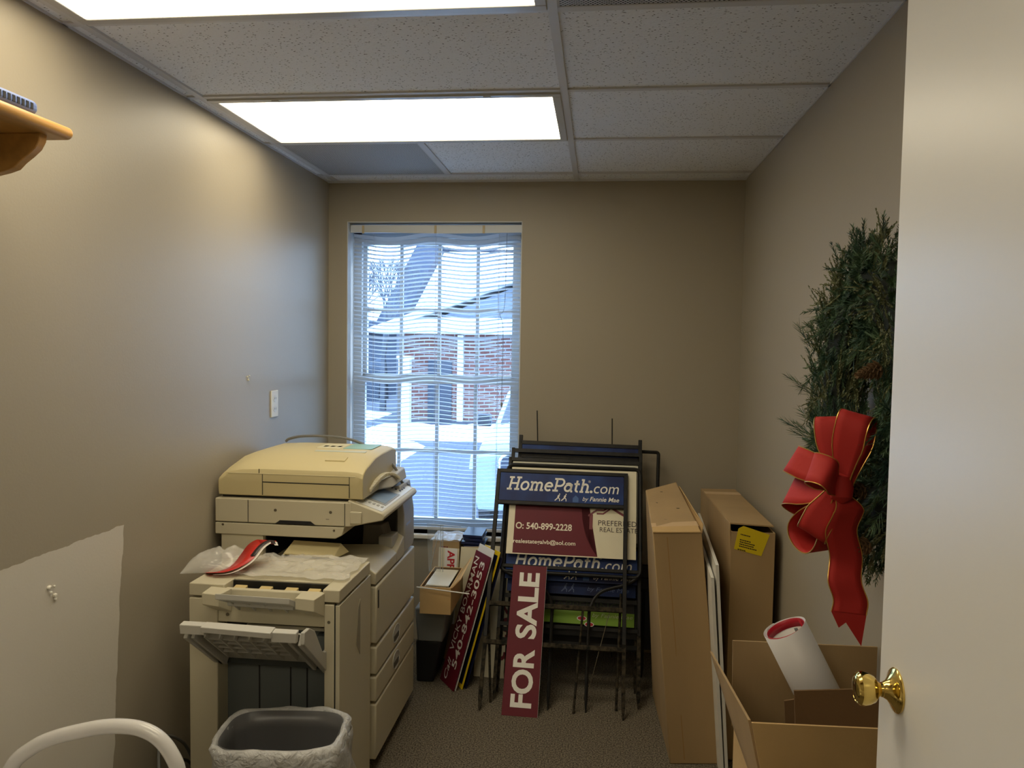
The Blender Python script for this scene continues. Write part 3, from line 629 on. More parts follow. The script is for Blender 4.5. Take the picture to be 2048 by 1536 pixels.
hexa(bm, [(-1.12, F0-.212, .712), (-.91, F0-.212, .706), (-.91, F0-.186, .706), (-1.12, F0-.186, .712), (-1.12, F0-.216, .730), (-.91, F0-.216, .724), (-.91, F0-.178, .729), (-1.12, F0-.178, .733)])
obj('tray_lip', bm, mat('pale_tray_lip', srgb(200, 198, 190), .45), bt2, bevel=.002)
bm = B()
for x in (-1.13, -1.085, -1.04, -.995, -.95, -.905): trb(bm, x-.002, x+.002, .30, .97, .010, .031)
for s in (.45, .6, .75, .88): trb(bm, -1.13, -.905, s-.008, s+.008, .013, .031)
for x in (-1.165, -.87): trb(bm, x-.005, x+.005, .03, .97, .006, .031)
obj('underside_ribs', bm, LGREY, bt2)
obj('hinge_block', prism(B(), [(F0-.185, .684), (F0-.182, .718), (F0-.14, .716), (F0-.10, .694), (F0-.06, .640), (F0-.035, .606), (F0-.01, .592), (F0+.02, .592), (F0+.045, .600), (F0+.058, .575), (F0+.055, .520), (F0+.03, .505)], 'x', -.834, -.822), LGREY, bt2, bevel=.002)
obj('hinge_bar', box(-1.17, -.835, F0+.045, F0+.067, .512, .545), mat('dark_hinge', srgb(60, 66, 66), .6), bt2, bevel=.004)
# plastic bag with the red card
pb = thing('plastic_bag', 'crumpled clear plastic bag lying on top of the finisher', 'plastic bag', (-1.0, 2.5, .786))
def sheet(x0, x1, y0, y1, fz, nx=80, ny=36):
    bm = B(); g = []
    for i in range(nx+1):
        g.append([bm.verts.new(fz(x0+(x1-x0)*i/nx, y0+(y1-y0)*j/ny, i/nx, j/ny)) for j in range(ny+1)])
    for i in range(nx):
        for j in range(ny): bm.faces.new((g[i][j], g[i+1][j], g[i+1][j+1], g[i][j+1]))
    return bm
FILM = film_mat('clear_plastic_film', (.86, .84, .78), .34, .06)
def fz(x, y, u, v):
    e = 4*u*(1-u); return (x+.012*noise.noise(V((v*5, 1, 0))), y+.012*noise.noise(V((u*6, 0, 0))), .7875+.014*(1-abs(noise.noise(V((x*14, y*11, 2)))*2.2))*.5+.012*max(0, noise.noise(V((x*7, y*26, 4))))+.004*abs(noise.noise(V((x*45, y*45, 4)))))
obj('flat_film', sheet(-1.17, -.79, 2.375, 2.64, fz), FILM, pb, solid=.0004, ang=180)
def fz2(x, y, u, v):
    b = sin(pi*u)**.6*sin(pi*v)**.6
    return (x, y+.05*(u-.5), .788+.038*b+.03*abs(noise.noise(V((x*16, y*16, 1))))*b+.022*(1-u)*sin(pi*v)+.012*noise.noise(V((x*50, y*50, 1)))*b)
obj('puffed_end', sheet(-1.345, -1.17, 2.40, 2.58, fz2, 30, 20), film_mat('milky_film', (.82, .8, .74), .30, .08), pb, solid=.0004, ang=180)
def strip3(bm, pts, wv, hw_, t=0):
    L_ = []
    for i, p in enumerate(pts):
        wd_ = wv[i] if isinstance(wv, list) else wv; h = hw_[i] if isinstance(hw_, list) else hw_
        p = V(p); wd_ = V(wd_).normalized(); L_.append((bm.verts.new(p-wd_*h), bm.verts.new(p+wd_*h)))
    for a, b in zip(L_, L_[1:]): bm.faces.new((a[0], a[1], b[1], b[0]))
    return bm
cpts = cr([(-1.26, 2.385, .792), (-1.205, 2.40, .797), (-1.165, 2.45, .818), (-1.150, 2.52, .852), (-1.125, 2.545, .866), (-1.105, 2.52, .86)], 6)
rc = obj('red_card', strip3(B(), cpts, [V((.55, -.6, .2)).lerp(V((1, -.1, 0)), i/len(cpts)) for i in range(len(cpts))], [.028+.012*sin(pi*i/len(cpts)) for i in range(len(cpts))]), mat('red_glossy_card', srgb(196, 36, 30), .3), pb, solid=.0008, ang=180)
cp2 = [V(p)+V((.004, -.007, .003)) for p in cpts]
obj('card_border', strip3(B(), [p+V((.034, -.018, .0)) for p in cp2], [V((.55, -.6, .2)).lerp(V((1, -.1, 0)), i/len(cp2)) for i in range(len(cp2))], .007), mat('white_card_edge', srgb(225, 218, 208), .4), rc, solid=.0006, ang=180)
obj('card_print', strip3(B(), [p+V((.020, -.009, .002)) for p in cp2[14:]], [V((1, -.2, 0))]*len(cp2[14:]), .009), mat('dark_card_print', srgb(48, 36, 40), .4), rc, solid=.0006, ang=180)

# ------------------------------------------------------------------ waste bin
tb = thing('waste_bin', 'dark rectangular waste bin lined with a white plastic bag, in front of the finisher', 'waste bin', (-.885, 2.11, 0))
def ringpts(cx, cy, a, b, z, rot, n=72, p=4, wob=0, seed=0, zw=0):
    out = []
    for i in range(n):
        t = 2*pi*i/n; c, s = cos(t), sin(t); r = 1/((abs(c)**p+abs(s)**p)**(1/p))
        f = 1+wob*noise.noise(V((c*5+seed, s*5, z*16)))
        x, y = a*r*c*f, b*r*s*f
        out.append(V((cx+x*cos(rot)-y*sin(rot), cy+x*sin(rot)+y*cos(rot), z+zw*noise.noise(V((c*4, s*4, seed))))))
    return out
def loft(bm, rings, cap0=False, cap1=False):
    R_ = [[bm.verts.new(p) for p in r] for r in rings]; n = len(R_[0])
    for a, b in zip(R_, R_[1:]):
        for j in range(n): bm.faces.new((a[j], a[(j+1) % n], b[(j+1) % n], b[j]))
    if cap0: bm.faces.new(R_[0][::-1])
    if cap1: bm.faces.new(R_[-1])
    return bm
TC = (-.885, 2.11); TR = radians(7)
obj('bin_shell', loft(B(), [ringpts(*TC, .125, .085, .004, TR), ringpts(*TC, .168, .122, .42, TR), ringpts(*TC, .172, .126, .425, TR), ringpts(*TC, .165, .119, .425, TR), ringpts(*TC, .122, .082, .010, TR)], True, True), mat('dark_bin_plastic', srgb(52, 54, 56), .5), tb)
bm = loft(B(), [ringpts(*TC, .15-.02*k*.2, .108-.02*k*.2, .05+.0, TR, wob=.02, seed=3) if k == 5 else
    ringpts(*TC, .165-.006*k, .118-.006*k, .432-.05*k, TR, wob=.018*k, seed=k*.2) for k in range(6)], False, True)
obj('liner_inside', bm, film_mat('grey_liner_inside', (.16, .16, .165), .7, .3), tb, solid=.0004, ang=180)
rg = []
for a, b, z, wb, zw in ((.163, .117, .400, .01, 0), (.165, .119, .425, .015, .004), (.170, .125, .438, .02, .006), (.178, .132, .436, .03, .006), (.184, .138, .424, .05, .004), (.184, .137, .405, .07, .002), (.181, .135, .38, .04, 0), (.180, .134, .33, .05, 0), (.178, .132, .28, .06, 0), (.176, .130, .24, .07, .006), (.172, .127, .20, .09, .02)):
    rg.append(ringpts(*TC, a, b, z, TR, wob=wb, seed=1.5, zw=zw, n=110))
obj('bag_liner', loft(B(), rg), film_mat('white_bin_liner', (.74, .74, .73), .72, .35, bump=1), tb, solid=.0006, ang=180)
obj('liner_overhang', loft(B(), [ringpts(TC[0]+.012, TC[1]-.004, .178+.006*k*.3, .132, .415-.03*k, TR, wob=.05+.02*k, seed=8, n=110) for k in range(5)]), film_mat('white_liner_loose', (.78, .78, .77), .35, .3, bump=1), tb, solid=.0004, ang=180)
# cables on the floor beside the finisher
for k, (dz, lab) in enumerate(((0, 'black cable looping out behind the finisher along the left wall'), (.03, 'grey cable looping on the floor beside the finisher'))):
    tag(obj('power_cable', tube(B(), cr([(-1.384, 2.55, .02+dz*.3), (-1.37-dz*.3, 2.45, .12+dz*2), (-1.35-dz, 2.32, .17+dz*3), (-1.33+dz*.3, 2.2, .12+dz*2), (-1.31+dz, 2.1, .03), (-1.3+dz, 1.95, .012), (-1.34+dz*1.4, 1.75, .012)], 8), .005, 8), BLACK if k == 0 else GREYCABLE), lab, 'cable')
# ------------------------------------------------------------------ white tubular armchair (arm in view)
ch = thing('white_chair', 'white tubular chair whose curved armrest shows at the bottom left', 'chair', (-1.12, 1.36, 0))
WT = mat('white_gloss_enamel', srgb(224, 222, 220), .25, coat=.3)
for y in (1.615, 1.10):
    am = cr([(-1.375, y, .02), (-1.37, y, .25), (-1.345, y, .52), (-1.27, y, .615), (-1.14, y, .664), (-1.045, y, .678), (-.98, y, .664), (-.938, y, .622), (-.918, y, .56), (-.912, y, .40), (-.91, y, .02)], 8)
    fr_ = obj('side_frame', tube(B(), am, .0165, 16), WT, ch)
for x in (-1.355, -.916): obj('cross_bar', tube(B(), [(x, 1.10, .36), (x, 1.615, .36)], .012, 12), WT, ch)
bm = B(); bx(bm, -1.33, -.94, 1.125, 1.59, .375, .405); obj('seat', bm, WT, ch, bevel=.012, seg=3)
bm = B(); hexa(bm, [(-1.365, 1.125, .42), (-1.34, 1.125, .42), (-1.34, 1.59, .42), (-1.365, 1.59, .42), (-1.39, 1.125, .74), (-1.37, 1.125, .74), (-1.37, 1.59, .74), (-1.39, 1.59, .74)]); obj('backrest', bm, WT, ch, bevel=.008, seg=3)
for x, y in ((-1.375, 1.615), (-.91, 1.615), (-1.375, 1.1), (-.91, 1.1)): obj('rubber_foot', lathe(B(), [(.02, 0), (.02, .022)], (x, y, 0), (0, 0, 1), 14), BLACK, ch)

# ------------------------------------------------------------------ yard sign frames
GS = 'iron yard sign frames leaning under the window wall'
def rrect(x0, x1, z0, z1, r, n=6):
    P = []
    for cx, cz, a in ((x1-r, z1-r, 0), (x0+r, z1-r, 90), (x0+r, z0+r, 180), (x1-r, z0+r, 270)):
        for i in range(n+1): t = radians(a+90*i/n); P.append((cx+r*cos(t), 0, cz+r*sin(t)))
    return P
def sign_panel(par, x0, x1, z0, z1, m, y=-.004, t=.004, name='sign_panel', bev=0):
    return obj(name, box(x0, x1, y, y+t, z0, z1), m, par, bevel=bev)
def homepath(par, x0, z0, sc_, y, reg=True):
    """wordmark on a .60 x .15 rider, lower left corner x0,z0"""
    bm = B(); P, F = slab_word(); place(bm, P, F, x0+.035*sc_, z0+.060*sc_, .40*sc_, .070*sc_, y)
    add_text(bm, '.', x0+.438*sc_, z0+.060*sc_, .014*sc_, .014*sc_, y)
    add_text(bm, 'com', x0+.458*sc_, z0+.060*sc_, .120*sc_, .036*sc_, y, shear=.2)
    add_text(bm, '\u00ae', x0+.430*sc_, z0+.112*sc_, .012*sc_, .012*sc_, y)
    add_text(bm, 'by', x0+.405*sc_, z0+.014*sc_, .028*sc_, .026*sc_, y, shear=.3)
    add_text(bm, 'Fannie Mae', x0+.440*sc_, z0+.020*sc_, .140*sc_, .022*sc_, y, shear=.25, bold=.012)
    P, F = [], []; runner(P, F, .0, 0, 1); runner(P, F, .9, 0, 1); place(bm, P, F, x0+.27*sc_, z0+.014*sc_, .058*sc_, .038*sc_, y)
    obj('lettering', bm, WHITET, par)
    bm = B(); place(bm, [(0, 0), (1, 0), (1, .6), (.5, 1), (0, .6)], [(0, 1, 2, 3, 4)], x0+.358*sc_, z0+.012*sc_, .028*sc_, .034*sc_, y)
    obj('house_mark', bm, mat('mid_blue_print', srgb(36, 84, 150), .4), par)
def leg(par, x, L0, m=DIRTY, r=.008, nm='leg'):
    bm = B(); hexa(bm, [(x-.003, -.003, 0), (x+.003, -.003, 0), (x+.003, .003, 0), (x-.003, .003, 0), (x-r, -r, .05), (x+r, -r, .05), (x+r, r, .05), (x-r, r, .05)]); bx(bm, x-r, x+r, -r, r, .05, L0)
    return obj(nm, bm, m, par)
# front frame
f1 = thing('sign_frame', 'black iron sign frame at the front of the stack, blue rider sign along its top', 'sign frame', group=GS, mw=leaned((-.17, 3.19, 0), 28.3, .4))
for s in (-1, 1): leg(f1, s*.302, .30); obj('post', box(s*.302-.009, s*.302+.009, -.009, .009, .30, 1.077), IRON, f1, bevel=.002)
for z in (1.068, .912): obj('rail', box(-.302, .302, -.009, .009, z-.009, z+.009), IRON, f1, bevel=.002)
for z in (.445, .280): obj('rail', box(-.302, .302, -.009, .009, z-.010, z+.010), DIRTY, f1, bevel=.002)
rp = sign_panel(f1, -.292, .292, .922, 1.058, NAVY, -.006, .005, 'rider_panel'); homepath(rp, -.292, .914, .972, -.0065)
# frame with the realtor panel: rounded rectangle and bent legs
f2 = thing('sign_frame', 'rounded black frame with the maroon and cream sign, second in the stack', 'sign frame', group=GS, mw=leaned((-.17, 3.235, 0), 27, .4))
obj('tube_frame', tube(B(), rrect(-.262, .372, .575, 1.085, .03), .009, 10, True), IRON, f2)
for pts in ([(.372, 0, .62), (.355, 0, .575), (.30, 0, .54), (.20, 0, .505), (.155, 0, .44), (.148, 0, .35), (.146, 0, .0)], [(-.262, 0, .62), (-.24, 0, .575), (-.15, 0, .54), (-.06, 0, .505), (-.02, 0, .44), (-.016, 0, .35), (-.014, 0, .0)]):
    obj('bent_leg', tube(B(), cr(pts, 7), [.0075]*42+[.002], 8), IRON, f2)
obj('cross_bar', box(-.262, .372, -.008, .008, .592, .608), IRON, f2, bevel=.002)
sp_ = sign_panel(f2, -.242, .352, .655, 1.072, CREAM)
bm = B()
ed = [(.108, 1.04), (.102, .99), (.098, .94), (.100, .87), (.108, .81), (.124, .75), (.148, .70), (.178, .66)]
P = [(-.212, .66), (-.212, 1.04)]+ed; fc = face(bm, [(a, -.0046, b) for a, b in P]); bmesh.ops.triangulate(bm, faces=[fc])
obj('maroon_field', bm, MAROON, sp_)
bm = B(); add_text(bm, 'Realtor', -.198, .893, .088, .022, -.0052, bold=.01)
add_text(bm, 'O: 540-899-2228', -.205, .772, .262, .032, -.0052, bold=.02); add_text(bm, 'realestategalvb@aol.com', -.212, .700, .288, .026, -.0052, bold=.015)
obj('phone_lettering', bm, CREAMT, sp_)
bm = B(); add_text(bm, 'PREFERRED', .178, .806, .176, .024, -.0052, bold=-.004); add_text(bm, 'REAL ESTATE', .186, .776, .172, .022, -.0052, bold=-.004)
obj('company_lettering', bm, DARKT, sp_)
bm = B(); P, F = [], []
for pts, th in (([(.0, .0), (.0, .62)], .11), ([(-.1, .55), (.18, .80), (.42, .80), (.7, 1.05)], .07), ([(.18, .66), (.40, .66), (.62, .86)], .06), ([(.5, 1.05), (.95, .72), (1.2, .56)], .09)): ribbon2(P, F, pts, th)
place(bm, P, F, .128, .785, .185, .125, -.0052)
obj('roof_mark', bm, MAROONT, sp_)
# third: second rider
f3 = thing('sign_frame', 'black iron frame with a second blue rider sign, partly hidden behind the bent-leg frame', 'sign frame', group=GS, mw=leaned((-.15, 3.30, 0), 25, .4))
for s in (-.275, .350): leg(f3, s, .30); obj('post', box(s-.008, s+.008, -.008, .008, .30, 1.10), IRON, f3, bevel=.002)
for z in (1.09, .70, .32): obj('rail', box(-.275, .350, -.008, .008, z-.008, z+.008), IRON, f3)
rp = sign_panel(f3, -.262, .340, .520, .672, NAVY, -.006, .004, 'rider_panel'); homepath(rp, -.262, .515, 1.0, -.0066)
bk = sign_panel(f3, -.262, .34, .71, 1.08, mat('grey_white_board', srgb(196, 194, 176), .5), -.003, .003, 'blank_board')
# fourth
f4 = thing('sign_frame', 'black iron frame with a dark sign whose white lettering shows above the cream sign', 'sign frame', group=GS, mw=leaned((-.135, 3.37, 0), 22.8, .6))
for s in (-.285, .335): leg(f4, s, .30); obj('post', box(s-.008, s+.008, -.008, .008, .30, 1.125), IRON, f4, bevel=.002)
for z in (1.112, 1.05, .42, .27, .225): obj('rail', box(-.285, .335, -.008, .008, z-.009, z+.009), IRON, f4)
rp = sign_panel(f4, -.275, .326, .96, 1.047, mat('black_sign_and_shade', (.01, .012, .02), .3), -.005, .004, 'dark_panel')
bm = B(); add_text(bm, 'HomePath.com', -.20, 1.004, .50, .055, -.0055, bold=.01); obj('lettering', bm, WHITET, rp)
rp = sign_panel(f4, -.27, .32, .440, .505, NAVY, -.005, .004, 'lower_rider'); bm = B(); P, F = [], []; runner(P, F, 0, 0, 1); runner(P, F, .9, 0, 1); place(bm, P, F, -.02, .45, .06, .04, -.0055); add_text(bm, 'by Fannie Mae', .10, .455, .19, .024, -.0055, shear=.25); obj('lettering', bm, mat('dim_blue_print', srgb(90, 110, 160), .5), rp)
# fifth
f5 = thing('sign_frame', 'black iron frame with a lime green rider low down', 'sign frame', group=GS, mw=leaned((-.12, 3.45, 0), 20, .9))
for s in (-.274, .312): leg(f5, s, .26); obj('post', box(s-.009, s+.009, -.009, .009, .26, 1.165), IRON, f5, bevel=.002)
for z in (1.128, 1.062, .25, .19): obj('rail', box(-.274, .312, -.009, .009, z-.009, z+.009), IRON, f5)
sign_panel(f5, -.265, .303, 1.07, 1.12, NAVY, -.005, .004, 'blue_panel')
rp = sign_panel(f5, -.262, .302, .285, .345, LIME, -.005, .004, 'lime_rider')
bm = B(); add_text(bm, 'by Fannie Mae', .11, .315, .185, .022, -.0056, shear=.25, bold=.01); obj('lettering', bm, mat('pale_green_print', srgb(200, 215, 150), .5), rp)
rp = sign_panel(f5, -.262, .302, .345, .40, mat('black_sign_and_shade', (0, 0, 0)), -.005, .004, 'dark_panel')
bm = B(); add_text(bm, 'HAPPENINGS', -.10, .355, .36, .03, -.0056); obj('lettering', bm, mat('dim_green_print', srgb(60, 74, 50), .5), rp)
for x, z in ((.04, .30), (.075, .275)):
    bm = B(); place(bm, arc(0, 0, 1, .6, 0, 350, 20), [tuple(range(21))], x, z, .045, .022, -.0062); ov_ = obj('oval_sticker', bm, WHITET, f5)
    bm = B(); place(bm, arc(0, 0, 1, .6, 0, 350, 20), [tuple(range(21))], x+.004, z+.003, .037, .016, -.0066); obj('oval_print', bm, REDT, ov_)
# sixth, against the wall
f6 = thing('sign_frame', 'wide rounded black iron frame standing nearest the wall, its right corner sticking out', 'sign frame', group=GS, mw=leaned((-.1, 3.63, 0), 12, 1.0))
obj('tube_frame', tube(B(), rrect(-.21, .382, .40, 1.062, .012), .0085, 8, True), IRON, f6)
for x in (-.15, .33): leg(f6, x, .40, IRON)
sign_panel(f6, -.20, .372, .13, .52, mat('black_sign_and_shade', (0, 0, 0)), -.002, .004, 'shade_board')  # black sheet added for the dark mass and shadow behind the frame legs
for k, z in enumerate((.46, .52)): obj('cross_bar', tube(B(), [(-.21, 0, z), (.382, 0, z)], .004, 8), IRON, f6)
# loose extra stakes between the frames (wire H-stakes and angle iron stakes)
def stake(p0, p1, r, lab, nm='wire_stake', m=IRON):
    tag(obj(nm, tube(B(), [p0, p1], r, 6), m), lab, 'stake', 'loose metal stakes among the sign frames')
stake((-.255, 3.84, 0), (-.300, 3.865, 1.222), .003, 'thin dark wire stake sticking up behind the sign stack, left of the two')
stake((.095, 3.84, 0), (.072, 3.865, 1.192), .003, 'thin dark wire stake sticking up behind the sign stack, right of the two')
stake((-.075, 3.22, 0), (-.045, 3.40, .40), .0055, 'rusty stake just right of the FOR SALE sign, its tip on the carpet', 'iron_stake', DIRTY)
stake((-.435, 3.27, 0), (-.47, 3.42, .40), .006, 'rusty stake to the left of the FOR SALE sign, tilted leftwards', 'iron_stake', DIRTY)
stake((.105, 3.27, 0), (.12, 3.45, .45), .006, 'stake close behind the right leg of the front sign frame', 'iron_stake', DIRTY)
stake((-.02, 3.33, .03), (.075, 3.44, .38), .0015, 'thin bare wire slanting between the frame legs', 'bare_wire', mat('steel_wire', srgb(130, 120, 100), .4, metal=.6))
# FOR SALE rider
fs = thing('for_sale_sign', 'maroon FOR SALE sign with white letters standing upright on end against the frames', 'sign', mw=leaned((-.298, 3.163, 0), 28.0, .9))
pn = obj('panel', box(-.076, .076, -.001, .002, 0, .628), MAROON, fs, bevel=.0008)
bm = B(); add_text(bm, 'FOR', .048, .034, .235, .092, -.0016, rot=pi/2, bold=.03); add_text(bm, 'SALE', .048, .312, .285, .092, -.0016, rot=pi/2, bold=.03); obj('lettering', bm, WHITET, pn)
obj('core_edge', box(.0762, .0768, -.001, .002, 0, .628), PAPER, pn)
# Call VICKY BOARMAN rider and its neighbours
vb = axes((-.698, 3.471, .002), (.57, -.82, 0), (.148, .10, .585))
vs = thing('phone_number_sign', 'narrow maroon sign with a phone number, tilted to the right beside the open carton', 'sign', mw=vb)
pn = obj('panel', box(0, .152, -.001, .002, 0, .61), MAROON, vs, bevel=.0006)
bm = B(); add_text(bm, 'VICKY BOARMAN', .052, .145, .44, .040, -.0016, rot=pi/2, bold=.008); add_text(bm, '540-842-3053', .118, .085, .49, .046, -.0016, rot=pi/2, bold=.014)
add_text(bm, 'Call', .060, .02, .095, .034, -.0016, rot=pi/2, shear=.3, bold=.004)
obj('lettering', bm, WHITET, pn)
def leaner(nm, lab, off, wd_, ht, m, grp='signs leaning behind the phone number sign', du=0):
    o_ = V((-.698, 3.471, .002))+V(off)
    t_ = thing(nm, lab, 'sign', group=grp, mw=axes(o_, (.57, -.82, 0), (.148, .10, .585)))
    return t_, obj('panel', box(du, du+wd_, -.001, .002, 0, ht), m, t_, bevel=.0006)
leaner('white_sign', 'blank white sign directly behind the maroon phone number sign', (.008, .006, 0), .152, .64, PAPER)
t_, p_ = leaner('yellow_sign', 'navy sign with a yellow border behind the phone number sign', (.034, .025, 0), .152, .63, YELLOW)
obj('navy_field', box(.012, .140, -.0016, -.001, .02, .61), mat('navy_field', srgb(16, 24, 60), .4), p_)
leaner('dark_sign', 'dark navy sign, rearmost of the tilted group beside the sign frames', (.050, .037, 0), .152, .60, mat('navy_field', srgb(16, 24, 60), .4))
# cream sign with upside-down red lettering
cs = thing('cream_sign', 'cream sign with red lettering upside down, standing behind the front frame\'s left leg', 'sign', mw=leaned((-.47, 3.52, 0), 17, 2))
pn = obj('panel', box(-.08, .08, -.001, .003, 0, .60), CREAM, cs)
bm = B(); add_text(bm, '2053', .03, .34, .26, .05, -.0016, rot=-pi/2, bold=.02); obj('lettering', bm, MAROONT, pn)

# ------------------------------------------------------------------ cartons and papers between copier and signs
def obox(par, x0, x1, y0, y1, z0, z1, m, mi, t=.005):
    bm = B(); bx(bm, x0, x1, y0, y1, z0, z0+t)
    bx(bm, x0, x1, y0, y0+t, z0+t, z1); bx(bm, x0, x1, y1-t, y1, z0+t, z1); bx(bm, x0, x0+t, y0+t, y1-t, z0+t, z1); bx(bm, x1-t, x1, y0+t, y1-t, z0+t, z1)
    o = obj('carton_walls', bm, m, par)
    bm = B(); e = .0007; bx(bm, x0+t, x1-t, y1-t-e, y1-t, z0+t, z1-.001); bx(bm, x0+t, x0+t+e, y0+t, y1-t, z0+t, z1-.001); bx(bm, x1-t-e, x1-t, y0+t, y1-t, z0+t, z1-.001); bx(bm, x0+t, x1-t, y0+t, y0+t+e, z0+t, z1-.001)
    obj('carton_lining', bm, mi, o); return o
c1 = thing('open_carton', 'open brown carton of papers between the copier and the tilted signs', 'box', (-.72, 3.45, .36))
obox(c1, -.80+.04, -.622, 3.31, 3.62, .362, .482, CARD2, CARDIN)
obj('flap', hexa(B(), [(-.624, 3.32, .478), (-.618, 3.32, .478), (-.618, 3.60, .478), (-.624, 3.60, .478), (-.588, 3.33, .515), (-.582, 3.33, .515), (-.575, 3.60, .54), (-.581, 3.60, .54)]), CARD2, c1)
for k, (x0, x1, y0, y1, z, lab) in enumerate(((-.752, -.655, 3.33, 3.55, .462, 'white booklet lying on top of the open carton, nearest the copier'), (-.745, -.64, 3.36, 3.60, .472, 'cream booklet lying in the open carton, uppermost of the papers'))):
    tag(obj('booklet', hexa(B(), [(x0, y0, z), (x1, y0-.005, z), (x1, y1, z), (x0, y1, z), (x0, y0, z+.004), (x1, y0-.005, z+.004), (x1, y1, z+.004), (x0, y1, z+.004)]), PAPER if k == 0 else CREAM), lab, 'booklet', 'papers on the open carton')
tag(obj('plastic_tub', hexa(B(), [(-.79, 3.40, .20), (-.675, 3.40, .20), (-.675, 3.66, .20), (-.79, 3.66, .20), (-.80, 3.38, .361), (-.655, 3.38, .361), (-.655, 3.66, .361), (-.80, 3.66, .361)]), mat('grey_tub_plastic', srgb(120, 122, 120), .5), bevel=.008), 'grey plastic tub directly under the open carton', 'tub')
tag(obj('black_crate', hexa(B(), [(-.80, 3.43, 0), (-.722, 3.43, 0), (-.722, 3.66, 0), (-.80, 3.66, 0), (-.80, 3.41, .199), (-.685, 3.41, .199), (-.685, 3.66, .199), (-.80, 3.66, .199)]), mat('black_crate_plastic', (.01, .01, .012), .5), bevel=.008), 'black crate on the floor at the bottom of the carton pile', 'crate')
tag(obj('white_rod', tube(B(), [(-.77, 3.292, .485), (-.535, 3.28, .470)], .0028, 8), WHITEP), 'thin white rod lying across the front of the open carton', 'rod')
ACR = film_mat('clear_acrylic', (.75, .8, .82), .14, .05)
ah = thing('brochure_holder', 'clear acrylic brochure holder standing on the open carton', 'brochure holder', (-.72, 3.45, .49))
obj('back_sheet', hexa(B(), [(-.755, 3.46, .506), (-.70, 3.46, .506), (-.70, 3.463, .506), (-.755, 3.463, .506), (-.755, 3.42, .735), (-.68, 3.42, .735), (-.68, 3.423, .735), (-.755, 3.423, .735)]), ACR, ah)
bm = B(); tube(bm, [(-.70, 3.46, .508), (-.692, 3.42, .735)], .0012, 5); tube(bm, [(-.688, 3.46, .506), (-.682, 3.42, .735)], .0012, 5); tube(bm, [(-.755, 3.42, .735), (-.60, 3.42, .728)], .0012, 5); tube(bm, [(-.75, 3.44, .50), (-.70, 3.42, .70)], .001, 5)
obj('bright_edges', bm, mat('acrylic_edge', srgb(170, 180, 184), .2), ah)
c2 = thing('wrapped_carton', 'carton under plastic wrap below the window, left of the navy folders', 'box', (-.72, 3.80, 0))
obj('carton', box(-.79, -.655, 3.70, 3.885, .0, .585), CARD, c2, bevel=.003)
bm = B(); add_text(bm, 'FL', -.745, .53, .05, .03, 3.6993, bold=.03); obj('lettering', bm, MAROONT, c2)
obj('wrap', sheet(-.80, -.65, 3.69, 3.885, lambda x, y, u, v: (x, y, .589+.012*abs(noise.noise(V((x*20, y*20, 0))))), 24, 14), FILM, c2, solid=.0005, ang=180)
for k in range(6):
    z = .52+k*.017; dx = random.uniform(-.012, .012)
    tag(obj('navy_folder', hexa(B(), [(-.64+dx, 3.72, z), (-.545+dx, 3.72, z-.003), (-.545+dx, 3.885, z-.003), (-.64+dx, 3.885, z), (-.64+dx, 3.72, z+.012), (-.545+dx, 3.72, z+.009), (-.545+dx, 3.885, z+.009), (-.64+dx, 3.885, z+.012)]), mat('navy_folder_card', srgb(20, 32, 74), .35)), 'navy folder in the stack of folders lying under the window', 'folder', 'navy folders under the window')
tag(obj('storage_carton', box(-.645, -.53, 3.71, 3.91, 0, .519), CARD, bevel=.003), 'brown carton on the floor carrying the stack of navy folders', 'box')
def board(nm, lab, o_, lean, roll, wd_, ht, m, grp=None):
    t_ = thing(nm, lab, 'sign', group=grp, mw=leaned(o_, lean, roll)); return t_, obj('panel', box(0, wd_, -.001, .003, 0, ht), m, t_)
t_, p_ = board('cream_board', 'cream board behind the open carton, clipped corner at its upper left', (-.765, 3.655, .2), 5, 2, .10, .36, CREAM, 'blank boards behind the open carton')
t_, p_ = board('red_letter_sign', 'white sign with red letters APP running downwards behind the open carton', (-.728, 3.64, .2), 6, 1, .062, .36, PAPER)
bm = B(); add_text(bm, 'APP', .014, .350, .092, .036, -.0015, rot=-pi/2, bold=.03); obj('lettering', bm, REDT, p_)
t_, p_ = board('cream_board', 'cream board to the right of the red letter sign', (-.665, 3.66, .2), 6, 3, .125, .365, CREAM, 'blank boards behind the open carton')
t_, p_ = board('cream_board', 'rear cream board, rightmost behind the phone number sign', (-.62, 3.685, .1), 4, -2, .12, .46, mat('buff_board', srgb(206, 190, 160), .6), 'blank boards behind the open carton')

# ------------------------------------------------------------------ tall cartons on the right
b1 = thing('tall_carton', 'tall taped cardboard carton tilted left beside the sign frames', 'box', (.35, 3.15, 0))
LB = [(.296, 2.875, 0), (.485, 2.90, 0), (.46, 3.45, 0), (.27, 3.45, 0), (.212, 2.90, .862), (.394, 2.92, .866), (.352, 3.48, .955), (.215, 3.42, .925)]
obj('carton', hexa(B(), LB), CARD, b1, bevel=.004)
def onq(a, b, c, d, u, v): return V(a).lerp(V(b), u).lerp(V(d).lerp(V(c), u), v)
def patch(q, u0, u1, v0, v1, n, t=.0012, base=.0006):
    n = V(n).normalized(); return plate(B(), [onq(*q, u, v)+n*base for u, v in ((u0, v0), (u1, v0), (u1, v1), (u0, v1))], n, t)
topq = (LB[4], LB[5], LB[6], LB[7])
obj('tape', patch(topq, 0.0, 1.0, .10, .19, (-.05, -.15, 1)), TAPE, b1)
obj('end_flap', patch(topq, 0.01, .97, -.006, .10, (-.05, -.15, 1), .004), CARD2, b1)
bm = B(); rr = random.Random(4)
